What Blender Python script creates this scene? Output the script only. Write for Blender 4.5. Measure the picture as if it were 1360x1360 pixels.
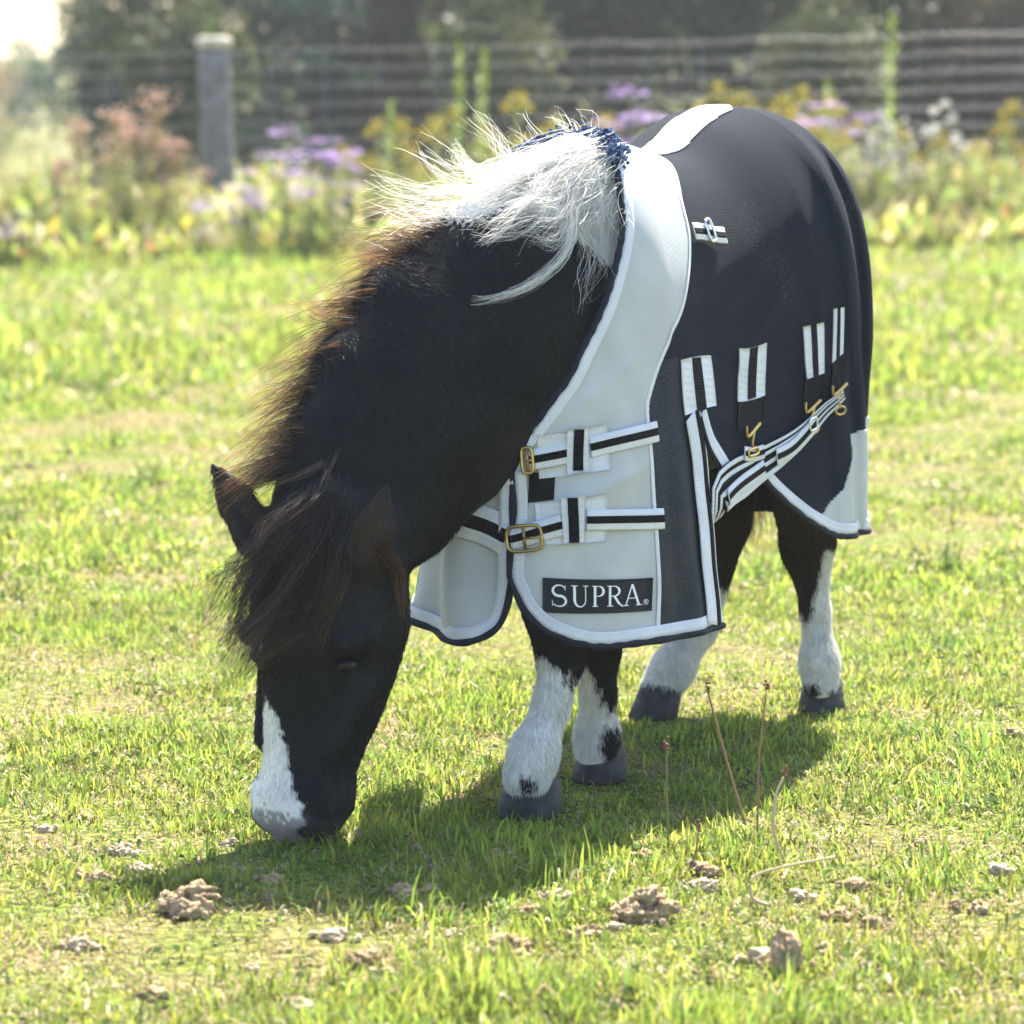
import bpy, math, random
import numpy as np
from mathutils import Vector
from mathutils.bvhtree import BVHTree

for o in list(bpy.data.objects):
    bpy.data.objects.remove(o)
SC = bpy.context.scene
COL = SC.collection
rng = np.random.default_rng(7)
random.seed(7)

# ------------------------------------------------------------------ camera, sky, sun, exposure
FPX, HOR, HC = 5165.0, 65.0, 1.08            # focal length and horizon of the 1360 px frame, eye height
PITCH = math.atan((680 - HOR) / FPX)
cam = bpy.data.cameras.new('camera')
camo = bpy.data.objects.new('camera', cam)
COL.objects.link(camo)
camo.location = (0, 0, HC)
camo.rotation_euler = (math.pi / 2 - PITCH, 0, 0)
cam.sensor_width = 36
cam.lens = FPX / 1360 * 36
cam.clip_end = 2000
cam.dof.use_dof = True
cam.dof.focus_distance = 5.6
cam.dof.aperture_fstop = 6.2
SC.camera = camo

SUN_EL, SUN_DX, SUN_DY = math.radians(48), 0.27, 0.963      # towards the sun: behind the pony, a little right
world = bpy.data.worlds.new('World')
SC.world = world
world.use_nodes = True
wn = world.node_tree.nodes
sky = wn.new('ShaderNodeTexSky')
sky.sky_type = 'NISHITA'
sky.sun_disc = False
sky.sun_elevation = SUN_EL
sky.sun_rotation = math.atan2(SUN_DX, SUN_DY)
sky.air_density = 1.0
sky.dust_density = 1.2
wn['Background'].inputs[1].default_value = 0.105
world.node_tree.links.new(sky.outputs[0], wn['Background'].inputs[0])
sl = bpy.data.lights.new('sun', 'SUN')
sl.energy = 5.0
sl.angle = math.radians(0.6)
sl.color = (1.0, 0.94, 0.84)
slo = bpy.data.objects.new('sun', sl)
COL.objects.link(slo)
slo.rotation_euler = Vector((SUN_DX * math.cos(SUN_EL), SUN_DY * math.cos(SUN_EL), math.sin(SUN_EL))).to_track_quat('Z', 'Y').to_euler()
SC.view_settings.view_transform = 'Standard'
SC.view_settings.look = 'None'
SC.view_settings.exposure = 2.08
SC.view_settings.gamma = 1.0
SC.view_settings.use_curve_mapping = False
SC.cycles.use_denoising = True
SC.cycles.max_bounces = 10
SC.cycles.transparent_max_bounces = 16
SC.cycles.sample_clamp_indirect = 6

# ------------------------------------------------------------------ helpers
cP, sP = math.cos(PITCH), math.sin(PITCH)


def proj(P):
    P = np.asarray(P, float)
    x, y, z = P[..., 0], P[..., 1], P[..., 2] - HC
    d = y * cP - z * sP
    return np.stack([680 + FPX * x / d, 680 - FPX * (y * sP + z * cP) / d], -1)


def at(px, py, Y):
    a = (px - 680) / FPX
    b = (680 - py) / FPX
    k = Y / (cP + b * sP)
    return np.array([a * k, Y, HC + (-sP + b * cP) * k])


def ground_at(px, py):
    a = (px - 680) / FPX
    b = (680 - py) / FPX
    k = HC / (sP - b * cP)
    return np.array([a * k, (cP + b * sP) * k, 0.0])


def mesh_np(name, verts, faces, mat, parent=None, smooth=True, cols=None, uvs=None):
    """verts (n,3); faces: (m,k) array or list of arrays of different k"""
    if isinstance(faces, np.ndarray):
        faces = [faces]
    faces = [f for f in faces if len(f)]
    me = bpy.data.meshes.new(name)
    verts = np.asarray(verts, np.float32)
    me.vertices.add(len(verts))
    me.vertices.foreach_set('co', verts.ravel())
    loops = np.concatenate([f.ravel() for f in faces]).astype(np.int32)
    sizes = np.concatenate([np.full(len(f), f.shape[1]) for f in faces]).astype(np.int32)
    me.loops.add(len(loops))
    me.loops.foreach_set('vertex_index', loops)
    me.polygons.add(len(sizes))
    starts = np.concatenate([[0], np.cumsum(sizes)[:-1]]).astype(np.int32)
    me.polygons.foreach_set('loop_start', starts)
    me.update(calc_edges=True)
    if smooth:
        me.polygons.foreach_set('use_smooth', np.ones(len(sizes), bool))
    if cols is not None:
        a = me.color_attributes.new('col', 'FLOAT_COLOR', 'POINT')
        c4 = np.ones((len(verts), 4), np.float32)
        c4[:, :3] = cols
        a.data.foreach_set('color', c4.ravel())
    if uvs is not None:
        a = me.attributes.new('cloth_uv', 'FLOAT_VECTOR', 'POINT')
        v3 = np.zeros((len(verts), 3), np.float32)
        v3[:, :2] = uvs
        a.data.foreach_set('vector', v3.ravel())
    if mat is not None:
        me.materials.append(mat)
    o = bpy.data.objects.new(name, me)
    COL.objects.link(o)
    if parent is not None:
        o.parent = parent
        o.matrix_parent_inverse = parent.matrix_world.inverted()
    return o


def empty(name, loc=(0, 0, 0)):
    o = bpy.data.objects.new(name, None)
    COL.objects.link(o)
    o.location = loc
    o.matrix_world.translation = loc
    o.empty_display_size = 0.1
    return o


def tag(o, label=None, cat=None, group=None, kind=None):
    if label: o['label'] = label
    if cat: o['category'] = cat
    if group: o['group'] = group
    if kind: o['kind'] = kind
    return o


class MB:
    def __init__(s):
        s.v, s.f, s.c, s.n = [], {}, [], 0

    def add(s, v, f, col=None):
        v = np.asarray(v, float).reshape(-1, 3)
        f = np.asarray(f, int)
        s.v.append(v)
        s.f.setdefault(f.shape[1], []).append(f + s.n)
        s.n += len(v)
        s.c.append(np.tile(np.asarray(col if col is not None else (1, 1, 1), float), (len(v), 1)) if col is None or np.ndim(col) == 1 else np.asarray(col))

    def tube(s, pts, rad, n=6, col=None, cap=True, flat=None):
        pts = np.asarray(pts, float)
        m = len(pts)
        rad = np.broadcast_to(np.asarray(rad, float), (m,))
        T = np.gradient(pts, axis=0)
        T /= np.linalg.norm(T, axis=1)[:, None] + 1e-9
        ref = np.array([0.3, 0.2, 1.0]) if abs(T[0][2]) < .9 else np.array([1.0, 0.2, 0.1])
        A = np.cross(T, ref); A /= np.linalg.norm(A, axis=1)[:, None]
        B = np.cross(T, A)
        ang = np.arange(n) * 2 * math.pi / n
        ring = (A[:, None] * np.cos(ang)[None, :, None] + B[:, None] * np.sin(ang)[None, :, None]) * rad[:, None, None] + pts[:, None]
        i, j = np.meshgrid(np.arange(m - 1), np.arange(n), indexing='ij')
        j2 = (j + 1) % n
        f = np.stack([i * n + j, i * n + j2, (i + 1) * n + j2, (i + 1) * n + j], -1).reshape(-1, 4)
        s.add(ring.reshape(-1, 3), f, col)
        if cap:
            base = s.n - m * n
            s.f.setdefault(n, []).append(np.array([base + np.arange(n)[::-1], base + (m - 1) * n + np.arange(n)]))

    def box(s, c, h, R=None, col=None):
        k = np.array([[x, y, z] for x in (-1, 1) for y in (-1, 1) for z in (-1, 1)], float) * np.asarray(h)
        if R is not None: k = k @ np.asarray(R).T
        s.add(k + np.asarray(c), [[0, 1, 3, 2], [4, 6, 7, 5], [0, 4, 5, 1], [2, 3, 7, 6], [0, 2, 6, 4], [1, 5, 7, 3]], col)

    def build(s, name, mat, parent=None, smooth=True, color=False):
        return mesh_np(name, np.concatenate(s.v), [np.concatenate(f) for f in s.f.values()], mat, parent, smooth, np.concatenate(s.c) if color else None)


ICO_V = ICO_F = None


def ico(sub=1):
    t = (1 + 5 ** .5) / 2
    v = [(-1, t, 0), (1, t, 0), (-1, -t, 0), (1, -t, 0), (0, -1, t), (0, 1, t), (0, -1, -t), (0, 1, -t), (t, 0, -1), (t, 0, 1), (-t, 0, -1), (-t, 0, 1)]
    f = [(0, 11, 5), (0, 5, 1), (0, 1, 7), (0, 7, 10), (0, 10, 11), (1, 5, 9), (5, 11, 4), (11, 10, 2), (10, 7, 6), (7, 1, 8), (3, 9, 4), (3, 4, 2), (3, 2, 6), (3, 6, 8), (3, 8, 9), (4, 9, 5), (2, 4, 11), (6, 2, 10), (8, 6, 7), (9, 8, 1)]
    v = [np.array(p) / np.linalg.norm(p) for p in v]
    for _ in range(sub):
        cache, nf = {}, []
        def mid(a, b):
            k = (min(a, b), max(a, b))
            if k not in cache:
                p = v[a] + v[b]
                v.append(p / np.linalg.norm(p)); cache[k] = len(v) - 1
            return cache[k]
        for a, b, c in f:
            ab, bc, ca = mid(a, b), mid(b, c), mid(c, a)
            nf += [(a, ab, ca), (b, bc, ab), (c, ca, bc), (ab, bc, ca)]
        f = nf
    return np.array(v), np.array(f)


# ------------------------------------------------------------------ materials
def mat(name, col, rough=0.7, spec=0.3, metal=0.0, noise=None, bump=None, attr=None, trans=0.0, sheen=0.0, alpha=None, var=0.0):
    """noise=(scale, dark, light): colour mottling; bump=(scale, strength, dist); attr: colour attribute; trans: translucent share"""
    m = bpy.data.materials.new(name)
    m.use_nodes = True
    nt = m.node_tree
    N, Lk = nt.nodes, nt.links
    b = N['Principled BSDF']
    b.inputs['Roughness'].default_value = rough
    b.inputs['Specular IOR Level'].default_value = spec
    b.inputs['Metallic'].default_value = metal
    if sheen:
        b.inputs['Sheen Weight'].default_value = sheen
        b.inputs['Sheen Roughness'].default_value = 0.4
    rgb = N.new('ShaderNodeRGB'); rgb.outputs[0].default_value = (*col, 1)
    src = rgb.outputs[0]
    if attr:
        a = N.new('ShaderNodeAttribute'); a.attribute_name = attr
        src = a.outputs['Color']
    geo = N.new('ShaderNodeTexCoord')
    if noise:
        n = N.new('ShaderNodeTexNoise'); n.inputs['Scale'].default_value = noise[0]; n.inputs['Detail'].default_value = 6
        Lk.new(geo.outputs['Object'], n.inputs['Vector'])
        mr = N.new('ShaderNodeMapRange'); mr.inputs[1].default_value = .3; mr.inputs[2].default_value = .7
        mr.inputs[3].default_value = noise[1]; mr.inputs[4].default_value = noise[2]
        Lk.new(n.outputs[0], mr.inputs[0])
        mx = N.new('ShaderNodeMix'); mx.data_type = 'RGBA'; mx.blend_type = 'MULTIPLY'; mx.inputs[0].default_value = 1
        Lk.new(src, mx.inputs[6]); Lk.new(mr.outputs[0], mx.inputs[7])
        src = mx.outputs[2]
    Lk.new(src, b.inputs['Base Color'])
    if bump:
        n = N.new('ShaderNodeTexNoise'); n.inputs['Scale'].default_value = bump[0]; n.inputs['Detail'].default_value = 4
        Lk.new(geo.outputs['Object'], n.inputs['Vector'])
        bp = N.new('ShaderNodeBump'); bp.inputs['Strength'].default_value = bump[1]; bp.inputs['Distance'].default_value = bump[2]
        Lk.new(n.outputs[0], bp.inputs['Height']); Lk.new(bp.outputs[0], b.inputs['Normal'])
    out = b.outputs[0]
    if trans:
        t = N.new('ShaderNodeBsdfTranslucent')
        Lk.new(src, t.inputs[0])
        ms = N.new('ShaderNodeMixShader'); ms.inputs[0].default_value = trans
        Lk.new(out, ms.inputs[1]); Lk.new(t.outputs[0], ms.inputs[2]); out = ms.outputs[0]
    if alpha is not None:
        t = N.new('ShaderNodeBsdfTransparent')
        ms = N.new('ShaderNodeMixShader'); ms.inputs[0].default_value = alpha
        Lk.new(t.outputs[0], ms.inputs[1]); Lk.new(out, ms.inputs[2]); out = ms.outputs[0]
    Lk.new(out, N['Material Output'].inputs[0])
    return m


def cloth_mat(name, col, su, sv, strength=0.5, rough=0.8, trans=0.12, sheen=0.3, alpha=None, mott=(0.9, 1.06), dist=.0012, speck=None, spec=.25):
    """woven cloth: thread relief along the two cloth directions, light mottling"""
    m = mat(name, col, rough, spec, noise=(14, *mott), trans=trans, sheen=sheen, alpha=alpha)
    N, Lk = m.node_tree.nodes, m.node_tree.links
    if speck:                                                  # uneven thread colour, dust and hay flecks
        pb = N['Principled BSDF']; src = pb.inputs['Base Color'].links[0].from_socket
        tcd = N.new('ShaderNodeTexCoord')
        n_ = N.new('ShaderNodeTexNoise'); n_.inputs['Scale'].default_value = speck[0]; n_.inputs['Detail'].default_value = 3
        Lk.new(tcd.outputs['Object'], n_.inputs['Vector'])
        mr = N.new('ShaderNodeMapRange'); mr.inputs[1].default_value = .3; mr.inputs[2].default_value = .7; mr.inputs[3].default_value = speck[1]; mr.inputs[4].default_value = speck[2]
        Lk.new(n_.outputs[0], mr.inputs[0])
        mm = N.new('ShaderNodeMix'); mm.data_type = 'RGBA'; mm.blend_type = 'MULTIPLY'; mm.inputs[0].default_value = 1
        Lk.new(src, mm.inputs[6]); Lk.new(mr.outputs[0], mm.inputs[7])
        big = N.new('ShaderNodeTexNoise'); big.inputs['Scale'].default_value = 5; big.inputs['Detail'].default_value = 5
        Lk.new(tcd.outputs['Object'], big.inputs['Vector'])
        fine = N.new('ShaderNodeTexNoise'); fine.inputs['Scale'].default_value = 330; fine.inputs['Detail'].default_value = 1
        Lk.new(tcd.outputs['Object'], fine.inputs['Vector'])
        t1 = N.new('ShaderNodeMapRange'); t1.inputs[1].default_value = .54; t1.inputs[2].default_value = .66
        t2 = N.new('ShaderNodeMapRange'); t2.inputs[1].default_value = .58; t2.inputs[2].default_value = .66
        Lk.new(big.outputs[0], t1.inputs[0]); Lk.new(fine.outputs[0], t2.inputs[0])
        mu_ = N.new('ShaderNodeMath'); mu_.operation = 'MULTIPLY'; Lk.new(t1.outputs[0], mu_.inputs[0]); Lk.new(t2.outputs[0], mu_.inputs[1])
        du = N.new('ShaderNodeMix'); du.data_type = 'RGBA'; du.inputs[7].default_value = (.09, .075, .055, 1)
        Lk.new(mu_.outputs[0], du.inputs[0]); Lk.new(mm.outputs[2], du.inputs[6])
        Lk.new(du.outputs[2], pb.inputs['Base Color'])
    a = N.new('ShaderNodeAttribute'); a.attribute_name = 'cloth_uv'
    sx = N.new('ShaderNodeSeparateXYZ'); Lk.new(a.outputs['Vector'], sx.inputs[0])
    def wave(sock, sc):
        mu = N.new('ShaderNodeMath'); mu.operation = 'MULTIPLY'; mu.inputs[1].default_value = sc * 2 * math.pi
        Lk.new(sock, mu.inputs[0])
        si = N.new('ShaderNodeMath'); si.operation = 'SINE'; Lk.new(mu.outputs[0], si.inputs[0])
        return si.outputs[0]
    ad = N.new('ShaderNodeMath'); ad.operation = 'ADD'
    Lk.new(wave(sx.outputs[0], su), ad.inputs[0]); Lk.new(wave(sx.outputs[1], sv), ad.inputs[1])
    bp = N.new('ShaderNodeBump'); bp.inputs['Strength'].default_value = strength; bp.inputs['Distance'].default_value = dist
    Lk.new(ad.outputs[0], bp.inputs['Height'])
    Lk.new(bp.outputs[0], N['Principled BSDF'].inputs['Normal'])
    return m


M = {}
M['coat'] = mat('coat', (1, 1, 1), .65, .22, attr='col', bump=(70, .15, .002))
M['hair'] = mat('hair', (1, 1, 1), .45, .45, attr='col', trans=.5)
M['fur'] = mat('fur', (1, 1, 1), .6, .2, attr='col', trans=.2)
M['hoof'] = mat('hoof', (.036, .036, .036), .7, .25, noise=(45, .35, 1.5))
_n, _l = M['hoof'].node_tree.nodes, M['hoof'].node_tree.links
_t = _n.new('ShaderNodeTexCoord'); _w = _n.new('ShaderNodeTexWave'); _w.bands_direction = 'Z'; _w.inputs['Scale'].default_value = 26; _w.inputs['Distortion'].default_value = 2.5; _w.inputs['Detail'].default_value = 3
_b = _n.new('ShaderNodeBump'); _b.inputs['Strength'].default_value = .22; _b.inputs['Distance'].default_value = .002
_l.new(_t.outputs['Object'], _w.inputs['Vector']); _l.new(_w.outputs['Fac'], _b.inputs['Height']); _l.new(_b.outputs[0], _n['Principled BSDF'].inputs['Normal'])
M['eye'] = mat('eye', (.005, .004, .004), .28, .25)
M['black_cloth'] = cloth_mat('black_cloth', (.0078, .0118, .0205), 420, 300, .30, .9, .015, .03, spec=.06, speck=(700, .45, 1.7))
M['white_cloth'] = cloth_mat('white_cloth', (.62, .635, .635), 300, 0, .30, .8, .25, .05)
M['gusset'] = cloth_mat('gusset_mesh', (.026, .032, .042), 420, 420, .5, .95, .10, .10, alpha=.88, spec=.05, speck=(420, .2, 2.4))
M['white_tape'] = cloth_mat('white_tape', (.74, .75, .79), 300, 90, .5, .75, .08, .1)
M['black_tape'] = cloth_mat('black_tape', (.007, .007, .009), 300, 200, .4, .85, 0, .02, spec=.08, mott=(.6, 1.3))
M['cord'] = mat('navy_cord', (.014, .016, .026), .8, .2, bump=(420, 1, .002))
M['velcro'] = mat('velcro', (.012, .012, .013), .9, .1, bump=(900, 1, .002))
M['brass'] = mat('brass', (.50, .36, .13), .32, .5, 1.0, noise=(60, .6, 1.1))
M['steel'] = mat('steel', (.62, .63, .66), .28, .5, 1.0)
M['fleece'] = mat('blue_fleece', (.055, .12, .33), .9, .1, attr='col', bump=(260, 1, .004), trans=.15)
M['print'] = mat('print_white', (.78, .79, .80), .7, .2, noise=(200, .9, 1.05))
M['patch'] = cloth_mat('patch_black', (.012, .013, .015), 260, 260, .3, .7, 0, .2)
M['soil'] = None
M['leaf'] = mat('leaf', (1, 1, 1), .55, .3, attr='col', trans=.55)
M['grass'] = mat('grass_blade', (1, 1, 1), .62, .14, attr='col', trans=.58)
M['stem'] = mat('plant_stem', (1, 1, 1), .7, .2, attr='col', trans=.1)
M['flower'] = mat('flower', (1, 1, 1), .7, .2, attr='col', trans=.6)
M['bark'] = mat('bark', (.11, .085, .065), .9, .1, noise=(9, .5, 1.5), bump=(18, .9, .03))
M['post_wood'] = mat('post_wood', (.17, .165, .16), .85, .2, noise=(12, .6, 1.35), bump=(30, .7, .008))
M['post_end'] = mat('post_end_grain', (.55, .50, .38), .85, .2, noise=(20, .7, 1.25), bump=(40, .6, .005))
M['wire'] = mat('galvanised_wire', (.24, .24, .25), .5, .5, .6)
M['dung'] = mat('dry_dung', (.38, .27, .155), .95, .1, noise=(55, .45, 1.6), bump=(120, 1, .008))
M['stone'] = mat('stone', (.46, .36, .235), .9, .2, noise=(30, .6, 1.35), bump=(60, .8, .006))

# ------------------------------------------------------------------ terrain
def sst(x, a, b):
    t = np.clip((x - a) / (b - a), 0, 1)
    return t * t * (3 - 2 * t)


def gz(x, y):
    x = np.asarray(x, float); y = np.asarray(y, float)
    near = .006 * np.sin(x * 5.1 + 1.3 * y) * np.sin(y * 3.7 - .8 * x) + .004 * np.sin(x * 13 + y * 9)
    mask = 1 - np.exp(-(((x - .15) / .9) ** 2 + ((y - 5.8) / 1.1) ** 2))
    far = .026 * np.clip(x, -8, 8) * sst(y, 14, 21) - .55 * sst(y, 24, 70) - 1.2 * sst(y, 70, 400)
    return near * mask * (y < 60) + far


xs = np.unique(np.concatenate([np.linspace(-4, 4, 161), np.linspace(-400, 400, 81)]))
ys = np.unique(np.concatenate([np.linspace(3, 26, 260), np.linspace(-60, 60, 61), np.linspace(60, 1400, 40)]))
X, Y = np.meshgrid(xs, ys, indexing='ij')
nX, nY = X.shape
i, j = np.meshgrid(np.arange(nX - 1), np.arange(nY - 1), indexing='ij')
gf = np.stack([i * nY + j, (i + 1) * nY + j, (i + 1) * nY + j + 1, i * nY + j + 1], -1).reshape(-1, 4)
gm = mat('pasture_soil', (.15, .12, .07), .95, .1, bump=(60, .8, .02))
N, Lk = gm.node_tree.nodes, gm.node_tree.links
tc = N.new('ShaderNodeTexCoord')
n1 = N.new('ShaderNodeTexNoise'); n1.inputs['Scale'].default_value = 3.2; n1.inputs['Detail'].default_value = 8
n2 = N.new('ShaderNodeTexNoise'); n2.inputs['Scale'].default_value = 55; n2.inputs['Detail'].default_value = 6
for n in (n1, n2): Lk.new(tc.outputs['Object'], n.inputs['Vector'])
r1 = N.new('ShaderNodeValToRGB')
r1.color_ramp.elements[0].position = .36; r1.color_ramp.elements[0].color = (.19, .15, .085, 1)
r1.color_ramp.elements[1].position = .58; r1.color_ramp.elements[1].color = (.12, .16, .03, 1)
r2 = N.new('ShaderNodeValToRGB')
r2.color_ramp.elements[0].position = .35; r2.color_ramp.elements[0].color = (.45, .42, .36, 1)
r2.color_ramp.elements[1].position = .68; r2.color_ramp.elements[1].color = (1.5, 1.4, 1.1, 1)
mx = N.new('ShaderNodeMix'); mx.data_type = 'RGBA'; mx.blend_type = 'MULTIPLY'; mx.inputs[0].default_value = 1
Lk.new(n1.outputs[0], r1.inputs[0]); Lk.new(n2.outputs[0], r2.inputs[0])
Lk.new(r1.outputs[0], mx.inputs[6]); Lk.new(r2.outputs[0], mx.inputs[7])
Lk.new(mx.outputs[2], N['Principled BSDF'].inputs['Base Color'])
tag(mesh_np('ground', np.stack([X, Y, gz(X, Y)], -1).reshape(-1, 3), gf, gm), kind='structure')


# ------------------------------------------------------------------ fence
FY = 21.8
fx = (290 - 680) / FPX * FY
fence = empty('wire_fence', (fx, FY, float(gz(fx, FY))))
tag(fence, 'woven wire pasture fence on thick weathered grey wooden posts behind the weeds', 'fence')
for k, x0 in enumerate((fx - 5.6, fx, fx + 5.6, fx + 11.2)):
    z0 = float(gz(x0, FY))
    mb = MB()
    hgt = 1.13
    zz = np.array([-.25, 0, .2, .5, .8, hgt - .04, hgt])
    pts = np.stack([x0 + .012 * np.sin(zz * 3 + k) - .012 * math.sin(k), np.full(7, FY + .1), z0 + zz], -1)
    mb.tube(pts, [.1, .098, .095, .093, .092, .092, .083], 14)
    p = mb.build('post', M['post_wood'], fence, smooth=False)
    mb = MB(); mb.tube([pts[-1] + (0, 0, .001), pts[-1] + (0, 0, .02), pts[-1] + (0, 0, .05), pts[-1] + (0, 0, .065)], [.088, .104, .100, .07], 14)
    mb.build('post_cap', M['post_end'], p, smooth=False)
wx = np.linspace(fx - 5.6, fx + 11.2, 85)
WZ = list(np.linspace(.10, 1.105, 11))
for q, h in enumerate(WZ):
    sag = -.012 * np.abs(np.sin((wx - fx) / 5.6 * math.pi)) + .004 * np.sin(wx * 7 + q)
    mb = MB(); mb.tube(np.stack([wx, np.full_like(wx, FY - .005 + .003 * (q % 2)), gz(wx, FY) + h + sag], -1), .0019 if q in (0, 10) else .0014, 5)
    mb.build('wire', M['wire'], fence)
for x0 in np.arange(fx - 5.4, fx + 11.1, .30):
    z0 = float(gz(x0, FY))
    mb = MB(); mb.tube([(x0, FY - .012, z0 + .095), (x0 + .01, FY - .012, z0 + .6), (x0, FY - .012, z0 + 1.11)], .0012, 4)
    mb.build('stay_wire', M['wire'], fence)


# ------------------------------------------------------------------ trees and shrubs beyond the fence
def leaf_cloud(n, cen, rad, size, cols, r, drop=.0, needle=False):
    """n leaf quads in clumps through an ellipsoid; returns verts, faces, colours"""
    nc = max(12, n // 90)
    d = r.normal(size=(nc, 3)); d /= np.linalg.norm(d, axis=1)[:, None]
    cc = d * (r.random((nc, 1)) ** .45) * rad * (1 + .22 * np.sin(d[:, :1] * 5 + d[:, 2:] * 4))
    k = r.integers(0, nc, n)
    p = cc[k] + r.normal(size=(n, 3)) * np.asarray(rad) * .12 + cen
    p[:, 2] -= drop * r.random(n)
    a = r.normal(size=(n, 3)); a[:, 2] -= .4 + (1.0 if needle else 0); a /= np.linalg.norm(a, axis=1)[:, None]
    b = np.cross(a, r.normal(size=(n, 3))); b /= np.linalg.norm(b, axis=1)[:, None]
    s = size * (.6 + .8 * r.random((n, 1)))
    w = s * (.16 if needle else .42)
    nn = np.cross(a, b)
    v = np.stack([p - a * s, p + b * w, p + a * s, p - b * w + nn * w * .3], 1).reshape(-1, 3)
    f = np.arange(n * 4).reshape(n, 4)
    cl = np.asarray(cols)[r.integers(0, len(cols), nc)][k] * (.7 + .6 * r.random((n, 1)))
    return v, f, np.repeat(cl, 4, axis=0)


def make_tree(name, h, rad, base, n, size, cols, seed, trunk_r, label, cat, group, needle=False):
    r = np.random.default_rng(seed)
    root = empty(name)
    mb = MB()
    zz = np.linspace(-.3, h * .85, 9)
    pts = np.stack([.12 * np.sin(zz * .9 + seed) - .12 * math.sin(seed), .1 * np.cos(zz * .7 + seed) - .1 * math.cos(seed), zz], -1)
    mb.tube(pts, trunk_r * np.linspace(1.15, .18, 9), 9)
    for q in range(16):
        z0 = base * .7 + (h * .8 - base * .7) * (q + r.random()) / 16
        a = r.random() * 6.28
        ln = rad * (.75 if not needle else .9) * (1 - .5 * z0 / h)
        o = np.array([np.interp(z0, zz, pts[:, 0]), np.interp(z0, zz, pts[:, 1]), z0])
        dv = np.array([math.cos(a), math.sin(a), .45 if not needle else -.12])
        mb.tube([o, o + dv * ln * .5 + (0, 0, .05), o + dv * ln + (0, 0, .1 * r.random())], [trunk_r * .35, trunk_r * .2, trunk_r * .06], 5)
    mb.build('trunk', M['bark'], root)
    if needle:
        V_, F_, C_ = [], [], []
        for q in range(26):
            z0 = base + (h - base) * (q + .5) / 26
            rr = rad * (1 - (z0 - base) / (h - base)) ** .8 + .1
            for w_ in range(4):
                a = r.random() * 6.28
                v, f, c = leaf_cloud(n // 104, np.array([math.cos(a) * rr * .55, math.sin(a) * rr * .55, z0]), np.array([rr * .5, rr * .5, .22]), size, cols, r, .1, True)
                F_.append(f + sum(len(x) for x in V_)); V_.append(v); C_.append(c)
        v, f, c = np.concatenate(V_), np.concatenate(F_), np.concatenate(C_)
    else:
        v, f, c = leaf_cloud(n, np.array([0, 0, (h + base) / 2]), np.array([rad, rad, (h - base) / 2 + .1]), size, cols, r)
        v[:, 2] = np.maximum(v[:, 2], .03 + .1 * r.random(len(v)))
    mesh_np('crown', v, f, M['leaf'], root, False, c)['kind'] = 'stuff'
    tag(root, label, cat, group)
    return root


def place(root, px, Y, sc=1.0, rot=0.0):
    x = (px - 680) / FPX * Y
    root.location = (x, Y, float(gz(x, Y)) - .02)
    root.scale = (sc, sc, sc * (.9 + .2 * random.random()))
    root.rotation_euler = (0, 0, rot)
    return root


def copy_tree(root):
    r = root.copy(); COL.objects.link(r)
    for ch in root.children:
        c = ch.copy(); COL.objects.link(c); c.parent = r
        for g in ch.children:
            d = g.copy(); COL.objects.link(d); d.parent = c
    return r


GR = [(.028, .066, .028), (.040, .085, .030), (.022, .054, .030), (.055, .098, .030)]
GRO = [(.045, .065, .02), (.06, .07, .022), (.035, .055, .018)]
RU = [(.075, .045, .03), (.05, .04, .025), (.06, .055, .03)]
ev = make_tree('evergreen_tree', 7.5, 1.5, .1, 16000, .075, [(.020, .050, .034), (.028, .062, .036), (.016, .040, .030)], 3, .16,
               'dense dark evergreen tree with drooping low boughs at the end of the wood', 'tree', None, True)
place(ev, 275, 31, 1.0, .4)
ev2 = copy_tree(ev); ev2['label'] = 'dark evergreen tree behind the fence post, low boughs reaching the ground'; place(ev2, 430, 34, 1.0, 2.2)
bA = make_tree('broadleaf_tree', 7.0, 2.3, .25, 15000, .085, GR, 11, .17, 'dark green broadleaf tree standing in the wood beyond the fence', 'tree', 'broadleaf trees beyond the fence')
bB = make_tree('broadleaf_tree', 6.0, 2.1, .15, 15000, .075, GR + GRO[2:], 12, .14, 'dark green broadleaf tree standing in the wood beyond the fence', 'tree', 'broadleaf trees beyond the fence')
place(bA, 560, 37, 1, 0); place(bB, 820, 35, 1, 1)
for (px, Yd, src, sc, ro) in ((1060, 36, bA, 1, 2.5), (1290, 34, bB, 1.05, 4), (1500, 36, bA, 1, .7), (480, 42, bB, 1.2, 5), (700, 44, bA, 1.2, 3.3), (960, 43, bB, 1.25, 1.9), (1200, 44, bA, 1.2, 5.1), (1420, 42, bB, 1.2, 2.8), (1620, 40, bA, 1.1, 1.0)):
    t_ = place(copy_tree(src), px, Yd, sc, ro)
    if Yd >= 40: t_['label'] = 'taller broadleaf tree in the back row of the wood'; t_['group'] = 'back row of the wood'
ru = make_tree('rusty_shrub', 2.2, .7, .05, 5000, .05, RU, 21, .04, 'rusty brown leaved shrub under the trees beyond the pony\'s mane', 'shrub', 'rusty shrubs beyond the fence')
place(ru, 545, 33, .9, 0)
place(copy_tree(ru), 1310, 29.5, .9, 2)['label'] = 'rusty brown leaved shrub just behind the fence wires beyond the pony\'s rump'
ol = make_tree('olive_shrub', 1.9, .65, .03, 3800, .045, GRO, 22, .03, 'light olive green shrub beside the fence post in front of the evergreen', 'shrub', 'olive shrubs beyond the fence')
place(ol, 225, 27.5, 1, 0)
dk = copy_tree(bB); dk['label'] = 'small dense dark green tree closing the wood next to the open gap'; place(dk, 205, 33, .42, 2.9)
place(copy_tree(ol), 1110, 28.5, .8, 2)['label'] = 'light olive green shrub behind the wires beyond the pony\'s rump'
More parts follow.
